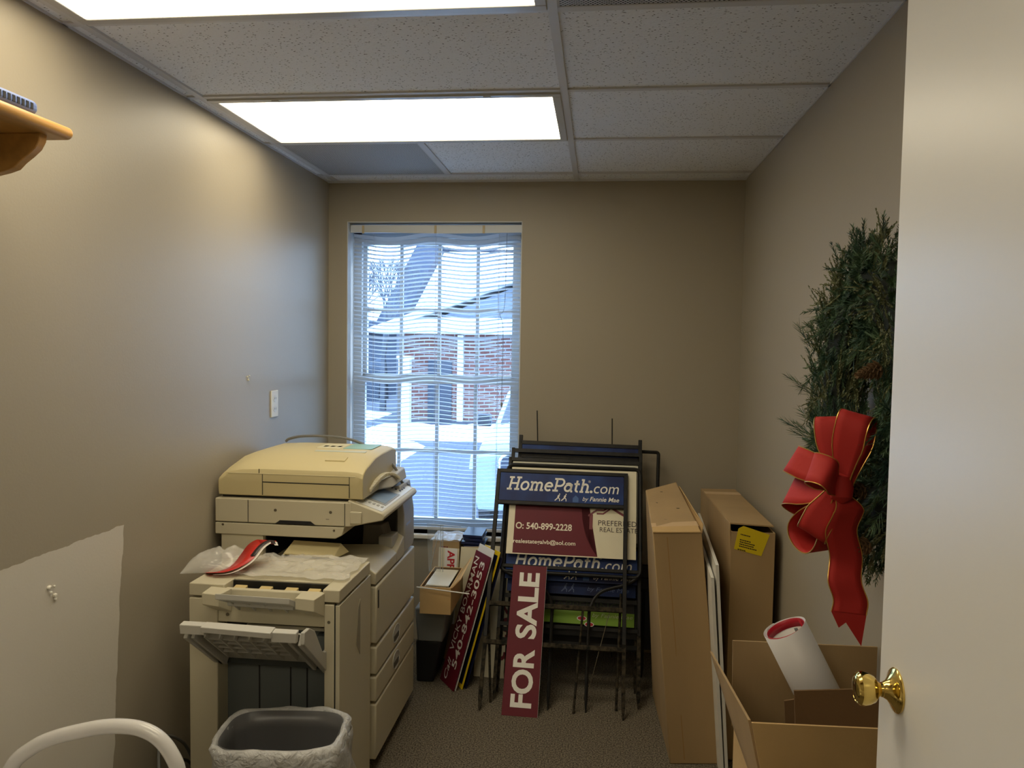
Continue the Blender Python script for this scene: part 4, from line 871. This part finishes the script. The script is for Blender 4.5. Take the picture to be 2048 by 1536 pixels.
for (u, v) in ((.30, .38), (.33, .45), (.28, .52), (.36, .32), (.34, .25), (.25, .62), (.72, .45), (.45, .85)):
    p = onq(*topq, u, v)+V((0, 0, .002)); a = rr.uniform(0, 3); plate(bm, [p+V((cos(a+k)*.004*(1+rr.random()), sin(a+k)*.007, .0)) for k in (0, 1.6, 3.1, 4.7)], (0, -.15, 1), .0006)
obj('punctures', bm, mat('puncture_dark', (.03, .02, .012), .9), b1)
obj('side_flap', hexa(B(), [(.394, 2.96, .84), (.398, 2.96, .84), (.372, 3.46, .90), (.368, 3.46, .90), (.402, 2.97, .885), (.406, 2.97, .885), (.365, 3.46, .94), (.361, 3.46, .94)]), CARD2, b1)
obj('front_crease', patch((LB[0], LB[1], LB[5], LB[4]), .28, .30, .02, .98, (0, -1, .03), .0006, .0), mat('crease_tan', srgb(160, 126, 80), .9), b1)
b2 = thing('tall_carton', 'tall cardboard carton with a yellow label in the right corner', 'box', (.58, 3.35, 0))
bm = B(); t = .005
bx(bm, .502, .660, 2.93, 2.935, 0, .872); bx(bm, .502, .507, 2.935, 3.80, 0, .872); bx(bm, .655, .660, 2.935, 3.80, 0, .872); bx(bm, .502, .66, 3.795, 3.80, 0, .86); bx(bm, .502, .66, 2.93, 3.8, 0, .005)
obj('carton', bm, CARD, b2)
obj('gap_shade_block', box(.512, .650, 2.96, 3.78, .01, .82), mat('dark_gap_shade', (.012, .012, .02), .6), b2)  # near-black block standing in for the shade inside the lid gap
obj('lid', hexa(B(), [(.497, 2.94, .898), (.657, 2.94, .892), (.662, 3.80, .868), (.503, 3.80, .866), (.499, 2.94, .903), (.655, 2.94, .897), (.662, 3.80, .873), (.503, 3.80, .871)]), CARD, b2)
obj('lid_side', hexa(B(), [(.500, 2.935, .80), (.503, 2.935, .80), (.505, 3.80, .80), (.502, 3.80, .80), (.496, 2.935, .900), (.499, 2.935, .900), (.504, 3.80, .868), (.501, 3.80, .868)]), CARD, b2)
q2 = ((.499, 2.94, .903), (.655, 2.94, .897), (.662, 3.80, .873), (.503, 3.80, .871))
obj('tape', patch(q2, 0, 1, .80, .88, (0, -.03, 1)), TAPE, b2)
yl = obj('yellow_label', plate(B(), [(.527, 2.9288, .885), (.545, 2.9285, .895), (.640, 2.9288, .866), (.612, 2.9288, .785), (.513, 2.9288, .808)], (0, -1, 0), .0006), mat('yellow_label_paper', srgb(222, 196, 20), .5), b2)
bm = B()
for s, u, v, wd_ in (('Starfax', .578, .868, .05), ('MATERIALS', .533, .852, .038), ('SHIP TO NO', .535, .838, .05), ('REALTY SUPPLY INC', .536, .829, .070)):
    pass
for k, (u, v, wd_) in enumerate(((.535, .862, .030), (.533, .842, .036), (.533, .834, .052), (.532, .826, .050), (.531, .818, .062), (.526, .806, .022))):
    # small unreadable print as rows of short dashes
    x = u
    while x < u+wd_: l_ = random.uniform(.004, .009); hexa(bm, [(x, 2.9278, v-(x-u)*.22), (x+l_*.8, 2.9278, v-(x+l_*.8-u)*.22), (x+l_*.8, 2.928, v-(x+l_*.8-u)*.22), (x, 2.928, v-(x-u)*.22), (x, 2.9278, v+.004-(x-u)*.22), (x+l_*.8, 2.9278, v+.004-(x+l_*.8-u)*.22), (x+l_*.8, 2.928, v+.004-(x+l_*.8-u)*.22), (x, 2.928, v+.004-(x-u)*.22)]); x += l_
obj('label_print', bm, DARKT, yl)
for k, (dx, zt_, yn, lab) in enumerate(((0, .78, 2.80, 'white board edge-on between the two tall cartons, the taller of the pair'), (-.016, .735, 2.795, 'white board edge-on between the two tall cartons, the shorter one on the left'))):
    tag(obj('white_board', hexa(B(), [(.486+dx, yn, 0), (.497+dx, yn, 0), (.499+dx, 3.5, 0), (.490+dx, 3.5, 0), (.429+dx, yn, zt_), (.440+dx, yn, zt_), (.462+dx, 3.5, zt_+.035), (.452+dx, 3.5, zt_+.035)]), WHITEP), lab, 'board', 'white boards between the cartons')
# ------------------------------------------------------------------ open box in the foreground
ob = thing('open_box', 'large open cardboard box with raised flaps in the right foreground', 'box', (.52, 1.78, 0))
OX0, OX1, OY0, OY1, OZ = .352, .684, 1.50, 1.935, .620
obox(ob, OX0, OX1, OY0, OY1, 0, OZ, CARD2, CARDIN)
def flap(pts, n, m=CARD2, t=.005): return obj('flap', plate(B(), pts, n, t), m, ob)
flap([(OX0-.005, OY1-.003, OZ), (OX1, OY1-.003, OZ), (OX1+.002, OY1+.005, .836), (OX0-.008, OY1+.005, .832)], (0, 1, 0), CARD)
flap([(OX0+.002, OY0, OZ), (OX0+.002, OY1-.01, OZ), (.292, OY1-.01, .808), (.305, OY0+.005, .842)], (-1, 0, 0), CARD)
flap([(OX0, OY0+.003, OZ), (OX1, OY0+.003, OZ), (OX1, OY0-.035, .866), (OX0-.054, OY0-.035, .858)], (0, -1, 0), CARD2)
lb_ = obj('shipping_label', plate(B(), [(.345, OY0-.0315, .764), (.345, OY0-.022, .70), (.395, OY0-.022, .70), (.395, OY0-.0325, .772)], (0, -1, 0), .0008), PAPER, ob)
bm = B(); add_text(bm, 'JB', .352, .755, .012, .014, OY0-.034, rot=-pi/2); obj('label_print', bm, DARKT, lb_)
flap([(.475, 1.76, .40), (.66, 1.70, .40), (.672, 1.70, .842), (.445, 1.745, .800)], (0, 1, 0), CARDIN)
flap([(.470, 1.82, .40), (.53, 1.80, .40), (.500, 1.80, .765), (.443, 1.82, .742)], (0, 1, 0), CARDIN)
# paper roll in the box
rl = thing('poster_roll', 'rolled white poster with a red inside standing in the open box', 'poster roll', (.50, 1.9, .5))
ax0, ax1 = V((.606, 1.865, .60)), V((.451, 1.872, .897)); d_ = (ax1-ax0); ln = d_.length; dn = d_.normalized(); u_ = V((1, 0, 0)); u_ = (u_-dn*u_.dot(dn)).normalized(); w_ = dn.cross(u_)
bm = B(); n = 60; vv = []
for i in range(n+1):
    a = 2*pi*1.12*i/n; r = .053-.005*i/n
    vv.append([bm.verts.new(ax0+dn*ln*h*(1+(.004*sin(a*2) if h else 0))+(u_*cos(a+1.9)+w_*sin(a+1.9))*r) for h in (0, .5, 1)])
for a, b in zip(vv, vv[1:]):
    for j in (0, 1): bm.faces.new((a[j], b[j], b[j+1], a[j+1]))
obj('outer_sheet', bm, mat('glossy_white_paper', srgb(216, 214, 214), .35), rl, solid=.0008, ang=180)
def inner(r, a0, a1, h0, h1, m, nm):
    bm = B(); vv = []
    for i in range(31):
        a = a0+(a1-a0)*i/30; vv.append([bm.verts.new(ax0+dn*ln*h+(u_*cos(a)+w_*sin(a))*r) for h in (h0, h1)])
    for a, b in zip(vv, vv[1:]): bm.faces.new((a[0], b[0], b[1], a[1]))
    return obj(nm, bm, m, rl, solid=.0004, ang=180)
REDP = mat('red_poster_ink', srgb(176, 24, 44), .4)
inner(.0455, 0, 2*pi, .93, .995, REDP, 'red_border'); inner(.0458, 0, 2*pi, .3, .93, PAPER, 'inner_sheet'); inner(.0448, .4, .6, .6, .99, REDP, 'red_stripe'); inner(.0445, .9, 1.1, .88, .92, mat('grey_print', srgb(110, 120, 120), .5), 'grey_print')

# ------------------------------------------------------------------ wreath on the right wall
wr = thing('christmas_wreath', 'evergreen christmas wreath with a red bow on the right wall behind the door', 'wreath', (XR, 1.86, 1.45))
WC = V((.602, 1.80, 1.445)); RW = .238
def sprig(bm, p, d, L_, nn, nl, nw, spread=1.0):
    d = d.normalized(); s = d.orthogonal().normalized(); t = d.cross(s)
    for i in range(nn):
        f = i/nn; c = p+d*L_*f; a = random.uniform(0, 2*pi)
        o_ = (s*cos(a)+t*sin(a)); dr_ = (d*(1.05-.3*random.random())+o_*spread*(1-.3*f)).normalized(); l_ = nl*(1-.35*f)*random.uniform(.8, 1.15)
        wv = dr_.cross(o_+V((.01, .02, .03))).normalized()*nw
        q = [c-wv, c+wv, c+dr_*l_*.7+wv*.8, c+dr_*l_, c+dr_*l_*.7-wv*.8]
        bm.faces.new([bm.verts.new(x) for x in q])
def ringpoint(th, ph, r): # th around wreath; ph around tube
    rad = V((0, cos(th), sin(th))); return WC+rad*RW+(rad*cos(ph)*1.25+V((-1, 0, 0))*sin(ph)*.55)*r, (rad*cos(ph)+V((-1, 0, 0))*sin(ph)), V((0, -sin(th), cos(th)))
bm = B(); bm2 = B(); bm3 = B()
for k in range(1500):
    th = 2*pi*k/1500+random.uniform(-.05, .05); ph = random.uniform(-.8, pi+.9)
    c, o_, tg = ringpoint(th, ph, random.uniform(.045, .098))
    sgn = 1 if random.random() < .75 else -1
    dd = (o_*random.uniform(.15, .9)+tg*sgn*random.uniform(.4, 1.0)+V((random.uniform(-.2, .2), random.uniform(-.3, .3), random.uniform(-.3, .3)))).normalized()
    dd.x *= .4
    if c.x > XR-.045 or (c.x < .56 and ((c.y-1.62)**2+(c.z-1.30)**2 < .0225 or (abs(c.y-1.57) < .07 and c.z < 1.3))): continue
    if c.x+dd.x*.1 > XR-.05: dd.x = -abs(dd.x)*.3
    q = random.random(); patchy = noise.noise(V((th*2.2, ph*.8, 3)))
    if patchy > .16 or q < .08:
        for q in range(4): sprig(bm2, c+dd*.014*q, dd+tg*random.uniform(-.6, .6), .055, 26, .008, .0012, .6)
    elif q < .94: sprig(bm, c, dd, random.uniform(.05, .085), 64, .0165, .0009, .9)
    else: sprig(bm, c-V((.02, 0, 0)), (dd+o_*.6)*V((0, 1, 1)).length, random.uniform(.05, .08), 40, .042, .0006, .6) if ph > 0 and ph < 2.4 and c.x < XR-.09 else None
obj('pine_sprigs', bm, NEEDLE, wr, smooth=False, solid=0); obj('cedar_sprigs', bm2, CEDAR, wr, smooth=False)
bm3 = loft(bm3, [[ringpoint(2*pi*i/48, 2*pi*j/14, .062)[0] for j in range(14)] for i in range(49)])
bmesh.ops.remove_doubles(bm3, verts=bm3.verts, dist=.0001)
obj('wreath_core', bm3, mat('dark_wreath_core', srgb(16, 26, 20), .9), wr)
for (y, z, x) in ((1.625, 1.275, .535), (1.60, 1.17, .54), (1.55, 1.52, .53)):
    bm = B(); a_ = V((-1, -.2, -.3)).normalized()
    for i in range(7):
        for j in range(8):
            an = 2*pi*(j+.5*(i % 2))/8; r = .020*(1-i/9); c = V((x, y, z))+a_*(.045*i/7); s_ = a_.orthogonal().normalized(); t__ = a_.cross(s_); o_ = s_*cos(an)+t__*sin(an)
            tip = c+o_*r+a_*.008; sd_ = a_.cross(o_)*.006
            plate(bm, [c, c+o_*r*.6+sd_, tip, c+o_*r*.6-sd_], a_, .002)
    obj('pine_cone', bm, mat('pine_cone_brown', srgb(110, 84, 56), .8), wr)
# bow
K = V((.476, 1.575, 1.285))
bow = obj('bow_knot', lathe(B(), [(.006, -.03), (.02, -.02), (.024, 0), (.02, .02), (.006, .03)], K, (0, .3, 1), 14), RIBBON, wr)
def ribbon(pts, wds, hw_, nm, par):
    bm = B(); L_ = []; n = len(pts)
    for i, p in enumerate(pts):
        wv = V(wds[i]).normalized(); h = hw_[i] if isinstance(hw_, list) else hw_
        L_.append([p+wv*h*q for q in (-1, -.5, 0, .5, 1)])
    vs_ = [[bm.verts.new(q) for q in r] for r in L_]
    for a, b in zip(vs_, vs_[1:]):
        for j in range(4): bm.faces.new((a[j], a[j+1], b[j+1], b[j]))
    o = obj(nm, bm, RIBBON, par, solid=.0010, ang=180)
    bm = B(); tube(bm, [r[0] for r in L_], .0012, 5); tube(bm, [r[4] for r in L_], .0012, 5)
    obj('gold_edge', bm, GOLD, o); return o
def loop(d, wv, L_, opn, hw_=.031, tw=0.0, base=K):
    d = V(d).normalized(); wv = V(wv); wv = (wv-d*wv.dot(d)).normalized(); n = d.cross(wv); pts = []; ws = []
    N_ = 30
    for i in range(N_+1):
        t = i/N_; s = sin(pi*t); r = s**.75
        side = sin(2*pi*t)
        p = base+d*L_*r+n*opn*side*(.55+.45*s)+wv*.006*sin(5*t+L_*90)
        pts.append(p); ws.append(wv*cos(tw*(t-.5))+n*sin(tw*(t-.5))+d*.15*sin(7*t))
    return ribbon(pts, ws, [hw_*(.45+.55*min(1, sin(pi*i/N_)*2.2)) for i in range(N_+1)], 'ribbon_loop', bow)
loop((.05, .55, 1.0), (.9, -.5, .1), .150, .034, .030, tw=.5)
loop((.22, .05, 1.0), (.8, -.3, .3), .150, .032, .030, tw=-.5)
loop((-.20, .95, .15), (.35, -.2, .9), .175, .040, .032, tw=.5)
loop((-.18, .95, -.35), (.5, .1, .85), .200, .042, .032, tw=-.3)
loop((-.18, .60, -.85), (.85, .1, .35), .165, .044, .034, tw=.5)
loop((-.30, .30, -.75), (.8, -.4, .3), .115, .034, .030, tw=-.4)
loop((-.40, -.20, .30), (-.1, .1, 1), .075, .030, .032, tw=.2)
tl_ = cr([K+V((0, 0, -.01)), (.490, 1.565, 1.245), (.480, 1.575, 1.20), (.492, 1.580, 1.15), (.486, 1.562, 1.105), (.496, 1.555, 1.07), (.492, 1.55, 1.045)], 8)
ribbon([V(p) for p in tl_], [V((1, .35, .1)).lerp(V((1, -.1, -.05)), i/len(tl_)) for i in range(len(tl_))], [.012+.020*min(1, i/9) for i in range(len(tl_))], 'ribbon_tail', bow)
# forked end of the tail
e0 = V(tl_[-1]); bm = B(); wv = V((1, -.1, -.05)).normalized()*.032; dn_ = V((0, -.05, -1))
for pts in ([e0-wv, e0+wv*0, e0-wv*.15+dn_*.018, e0-wv*.55+dn_*.030], [e0, e0+wv, e0+wv*.75+dn_*.060, e0-wv*.15+dn_*.018]): bm.faces.new([bm.verts.new(p) for p in pts])
obj('tail_tip', bm, RIBBON, bow, solid=.0010, smooth=False)

# ------------------------------------------------------------------ outside
G = -.93
gr = struct('ground', box(-60, 40, YB+.6, 120, G-.2, G), mat('wet_pavement', srgb(66, 74, 90), .8, var=.2, vscale=.5))
struct('exterior_wall', box(-6, XL-.15, YB+.16, YB+.3, G, 3.2), WALL)
def bank(nm, lab, x0, x1, y0, y1, h, s, k):
    def f(x, y, u, v):
        e = (4*u*(1-u))**.5*(4*v*(1-v))**.5; return (x, y, G-.02+h*e*(.75+.6*noise.noise(V((x*s, y*s, k)))+.25*noise.noise(V((x*s*4, y*s*4, k)))))
    bm = sheet(x0, x1, y0, y1, f, 60, 24)
    tag(obj(nm, bm, SNOW, ang=180), lab, 'snow', 'snow banks outside')
bank('snow_bank', 'lumpy snow bank near the window at the foot of the view', -3.4, 1.5, 5.0, 8.2, .42, .9, 1)
bank('snow_bank', 'large snow pile on the left in front of the brick building', -9.5, -4.0, 15.0, 18.0, .75, .7, 2)
bank('snow_bank', 'snow strip along the foot of the brick building', -6.4, 2, 19.0, 22.3, .35, .6, 3)
bank('snow_bank', 'distant snow field strip at the far left', -13, -6.9, 23.5, 26, .3, .5, 4)
bb = thing('brick_building', 'red brick building with a snowy gabled roof seen through the blind', 'building', (-2, 26, G))
obj('brick_wall', box(-6.1, 4.5, 24.0, 31.0, G, 1.85), brick_mat(), bb)
gb = B(); prism(gb, [(-6.1, 1.85), (4.6, 1.85), (-.6+1.2, 4.55)], 'y', 24.05, 31); obj('gable', gb, mat('grey_siding', srgb(104, 112, 124), .8), bb)
rfb = B(); hexa(rfb, [(-6.7, 23.6, 1.86), (.6, 23.6, 4.62), (.6, 31.4, 4.62), (-6.7, 31.4, 1.86), (-6.7, 23.6, 2.06), (.6, 23.6, 4.85), (.6, 31.4, 4.85), (-6.7, 31.4, 2.06)])
hexa(rfb, [(.6, 23.6, 4.62), (5.2, 23.6, 1.86), (5.2, 31.4, 1.86), (.6, 31.4, 4.62), (.6, 23.6, 4.85), (5.2, 23.6, 2.06), (5.2, 31.4, 2.06), (.6, 31.4, 4.85)]); obj('snowy_roof', rfb, SNOW, bb)
obj('eave', box(-6.8, 5.0, 23.5, 24.0, 1.78, 1.95), mat('white_trim', srgb(228, 232, 236), .5), bb)
obj('porch_roof', hexa(B(), [(-6.9, 22.6, 1.80), (-2.0, 22.6, 1.80), (-2.0, 24, 1.80), (-6.9, 24, 1.80), (-6.9, 22.6, 1.9), (-2.0, 22.6, 1.9), (-2.6, 24, 2.3), (-6.2, 24, 2.3)]), SNOW, bb)
obj('downspout', box(-4.36, -4.18, 23.85, 24.0, G, 1.75), mat('white_trim', (0, 0, 0)), bb)
obj('porch_column', box(-5.95, -5.62, 22.8, 23.1, G, 1.0), mat('white_trim', (0, 0, 0)), bb)
obj('porch_cap', box(-6.0, -5.55, 22.75, 23.15, 1.0, 1.1), mat('white_trim', (0, 0, 0)), bb)
obj('entrance_door', box(-5.3, -4.55, 23.93, 24.0, G, .95), mat('slate_door', srgb(44, 54, 72), .5), bb)
fh = thing('roofed_house', 'tall dark-roofed house at the left beyond the brick building', 'house', (-12, 34, G))
obj('steep_roof', prism(B(), [(-22, 1.9), (-9.0, 1.9), (-6.95, 5.75), (-8.1, 5.75), (-9.9, 2.4), (-22, 2.4)], 'y', 34, 35), mat('slate_blue_roof', srgb(66, 76, 96), .8), fh)
obj('walls', box(-22, -9.1, 34.5, 42, G, 1.9), mat('blue_grey_wall', srgb(70, 80, 98), .8), fh)
uw = thing('utility_pole', 'overhead wire on a pole crossing the sky beyond the brick building', 'utility pole', (6, 33, G))
obj('pole', tube(B(), [(6, 33, G), (6, 33, 6.0)], .14, 10), mat('pole_wood', srgb(90, 84, 76), .9), uw)
obj('wire', tube(B(), [(-8.1, 34.3, 5.60), (6, 33, 5.3)], .07, 6), mat('dark_wire', srgb(50, 58, 72), .8), uw)
def tree(nm, lab, x, y, h, seed):
    t_ = thing(nm, lab, 'tree', (x, y, G), group='bare trees outside'); rr = random.Random(seed)
    tr_, tw_ = B(), B()
    def rec(p, d, L_, r, dep, bm):
        q = p+d*L_; tube(bm, [p, q], [r, r*.7], 4)
        if dep == 0: return
        for _ in range(3 if dep > 1 else 4):
            nd = (d+V((rr.uniform(-.7, .7), rr.uniform(-.5, .5), rr.uniform(-.1, .5)))).normalized(); rec(q, nd, L_*.72, r*.6, dep-1, tw_)
    rec(V((x, y, G)), V((0, 0, 1)), h*.3, .14, 5, tr_)
    m = mat('bare_bark', srgb(78, 84, 96), .9); obj('trunk', tr_, m, t_, smooth=False); obj('branches', tw_, m, t_, smooth=False)
tree('bare_tree', 'bare winter tree at the far left of the window view', -9.9, 29, 6.0, 1)
tree('bare_tree', 'bare winter tree beside the steep dark roof', -7.6, 27, 6.0, 5)
tree('bare_tree', 'small bare tree low on the left in the window view', -8.0, 22, 2.6, 9)
tag(obj('hedge_row', sheet(-20, -8.9, 31, 32.5, lambda x, y, u, v: (x, y, G+2.2*sin(pi*v)**.5*(.8+.35*noise.noise(V((x, y, 1))))), 60, 10), mat('blue_grey_hedge', srgb(66, 76, 92), .95, var=.4, vscale=3)), 'dark hedge row beyond the parking area at the left', 'hedge')
tag(obj('parked_sedan', box(0, .01, 60, 60.01, G, G+.01), BLACK), '', '') if 0 else None
cv = thing('parked_suv', 'white suv parked outside facing the window, cut by its right edge', 'car', (-.65, 11.5, G))
CX = -.58; CARW = mat('white_car_paint', srgb(136, 152, 165), .3, coat=.3)
def carbody():
    bm = B(); secs = []
    P_ = [(9.6, .60, .55), (9.62, 1.05, 1.0), (9.75, 1.20, 1.0), (10.9, 1.28, 1.0), (11.5, 1.74, .84), (12.1, 1.82, .82), (14.0, 1.80, .82), (14.3, 1.2, 1.0), (14.35, .7, .95)]
    for y, h, wf in P_:
        hw0 = .93; z0 = G+.38
        z1 = G+h; m_ = G+min(h, 1.15)
        secs.append([V((CX-hw0*.96, y, z0)), V((CX-hw0, y, (z0+m_)/2)), V((CX-hw0*.97, y, m_-.02)), V((CX-hw0*.97*(wf if h > 1.3 else .97), y, z1)), V((CX-hw0*.5, y, z1+.03)), V((CX+hw0*.5, y, z1+.03)), V((CX+hw0*.97*(wf if h > 1.3 else .97), y, z1)), V((CX+hw0*.97, y, m_-.02)), V((CX+hw0, y, (z0+m_)/2)), V((CX+hw0*.96, y, z0))])
    return loft(bm, secs, True, True)
bd = obj('car_body', carbody(), CARW, cv, bevel=.03)
obj('windshield', hexa(B(), [(CX-.80, 10.93, G+1.31), (CX+.80, 10.93, G+1.31), (CX+.80, 11.0, G+1.31), (CX-.80, 11.0, G+1.31), (CX-.70, 11.36, G+1.72), (CX+.70, 11.36, G+1.72), (CX+.70, 11.43, G+1.72), (CX-.70, 11.43, G+1.72)]), mat('car_glass', srgb(30, 40, 56), .08, spec=.8), cv, bevel=.02)
gl_ = obj('grille', prism(B(), [(p[0], p[2]) for p in rrect(CX-.62, CX+.62, G+.66, G+1.10, .12)], 'y', 9.56, 9.66), mat('grille_dark', srgb(40, 50, 70), .4), cv)
obj('grille_surround', tube(B(), [(p[0], 9.56, p[2]) for p in rrect(CX-.62, CX+.62, G+.66, G+1.10, .12)], .022, 8, True), mat('chrome', srgb(210, 220, 228), .15, metal=.9), gl_)
for s in (-1, 1):
    obj('headlight', hexa(B(), [(CX+s*.92-.10, 9.63, G+.88), (CX+s*.92+.02, 9.66, G+.88), (CX+s*.92+.02, 9.9, G+.88), (CX+s*.92-.10, 9.9, G+.88), (CX+s*.90-.10, 9.66, G+1.06), (CX+s*.90+.02, 9.69, G+1.06), (CX+s*.90+.02, 9.9, G+1.06), (CX+s*.90-.10, 9.9, G+1.06)]), mat('headlight_glass', srgb(170, 186, 204), .1), cv, bevel=.01)
    obj('side_mirror', box(CX+s*1.03-.1, CX+s*1.03+.1, 11.0, 11.1, G+1.28, G+1.46), mat('car_glass', (0, 0, 0)), cv, bevel=.02)
    for y in (10.35, 13.4): wl_ = obj('wheel', lathe(B(), [(.20, 0), (.34, .02), (.36, .08), (.36, .18), (.33, .22)], (CX+s*.97, y, G+.36), (-s, 0, 0), 28), mat('tyre_rubber', (.03, .03, .035), .8), cv); obj('hubcap', lathe(B(), [(.02, -.02), (.20, -.005), (.22, .02)], (CX+s*.97, y, G+.36), (-s, 0, 0), 20), mat('chrome', (0, 0, 0)), wl_)
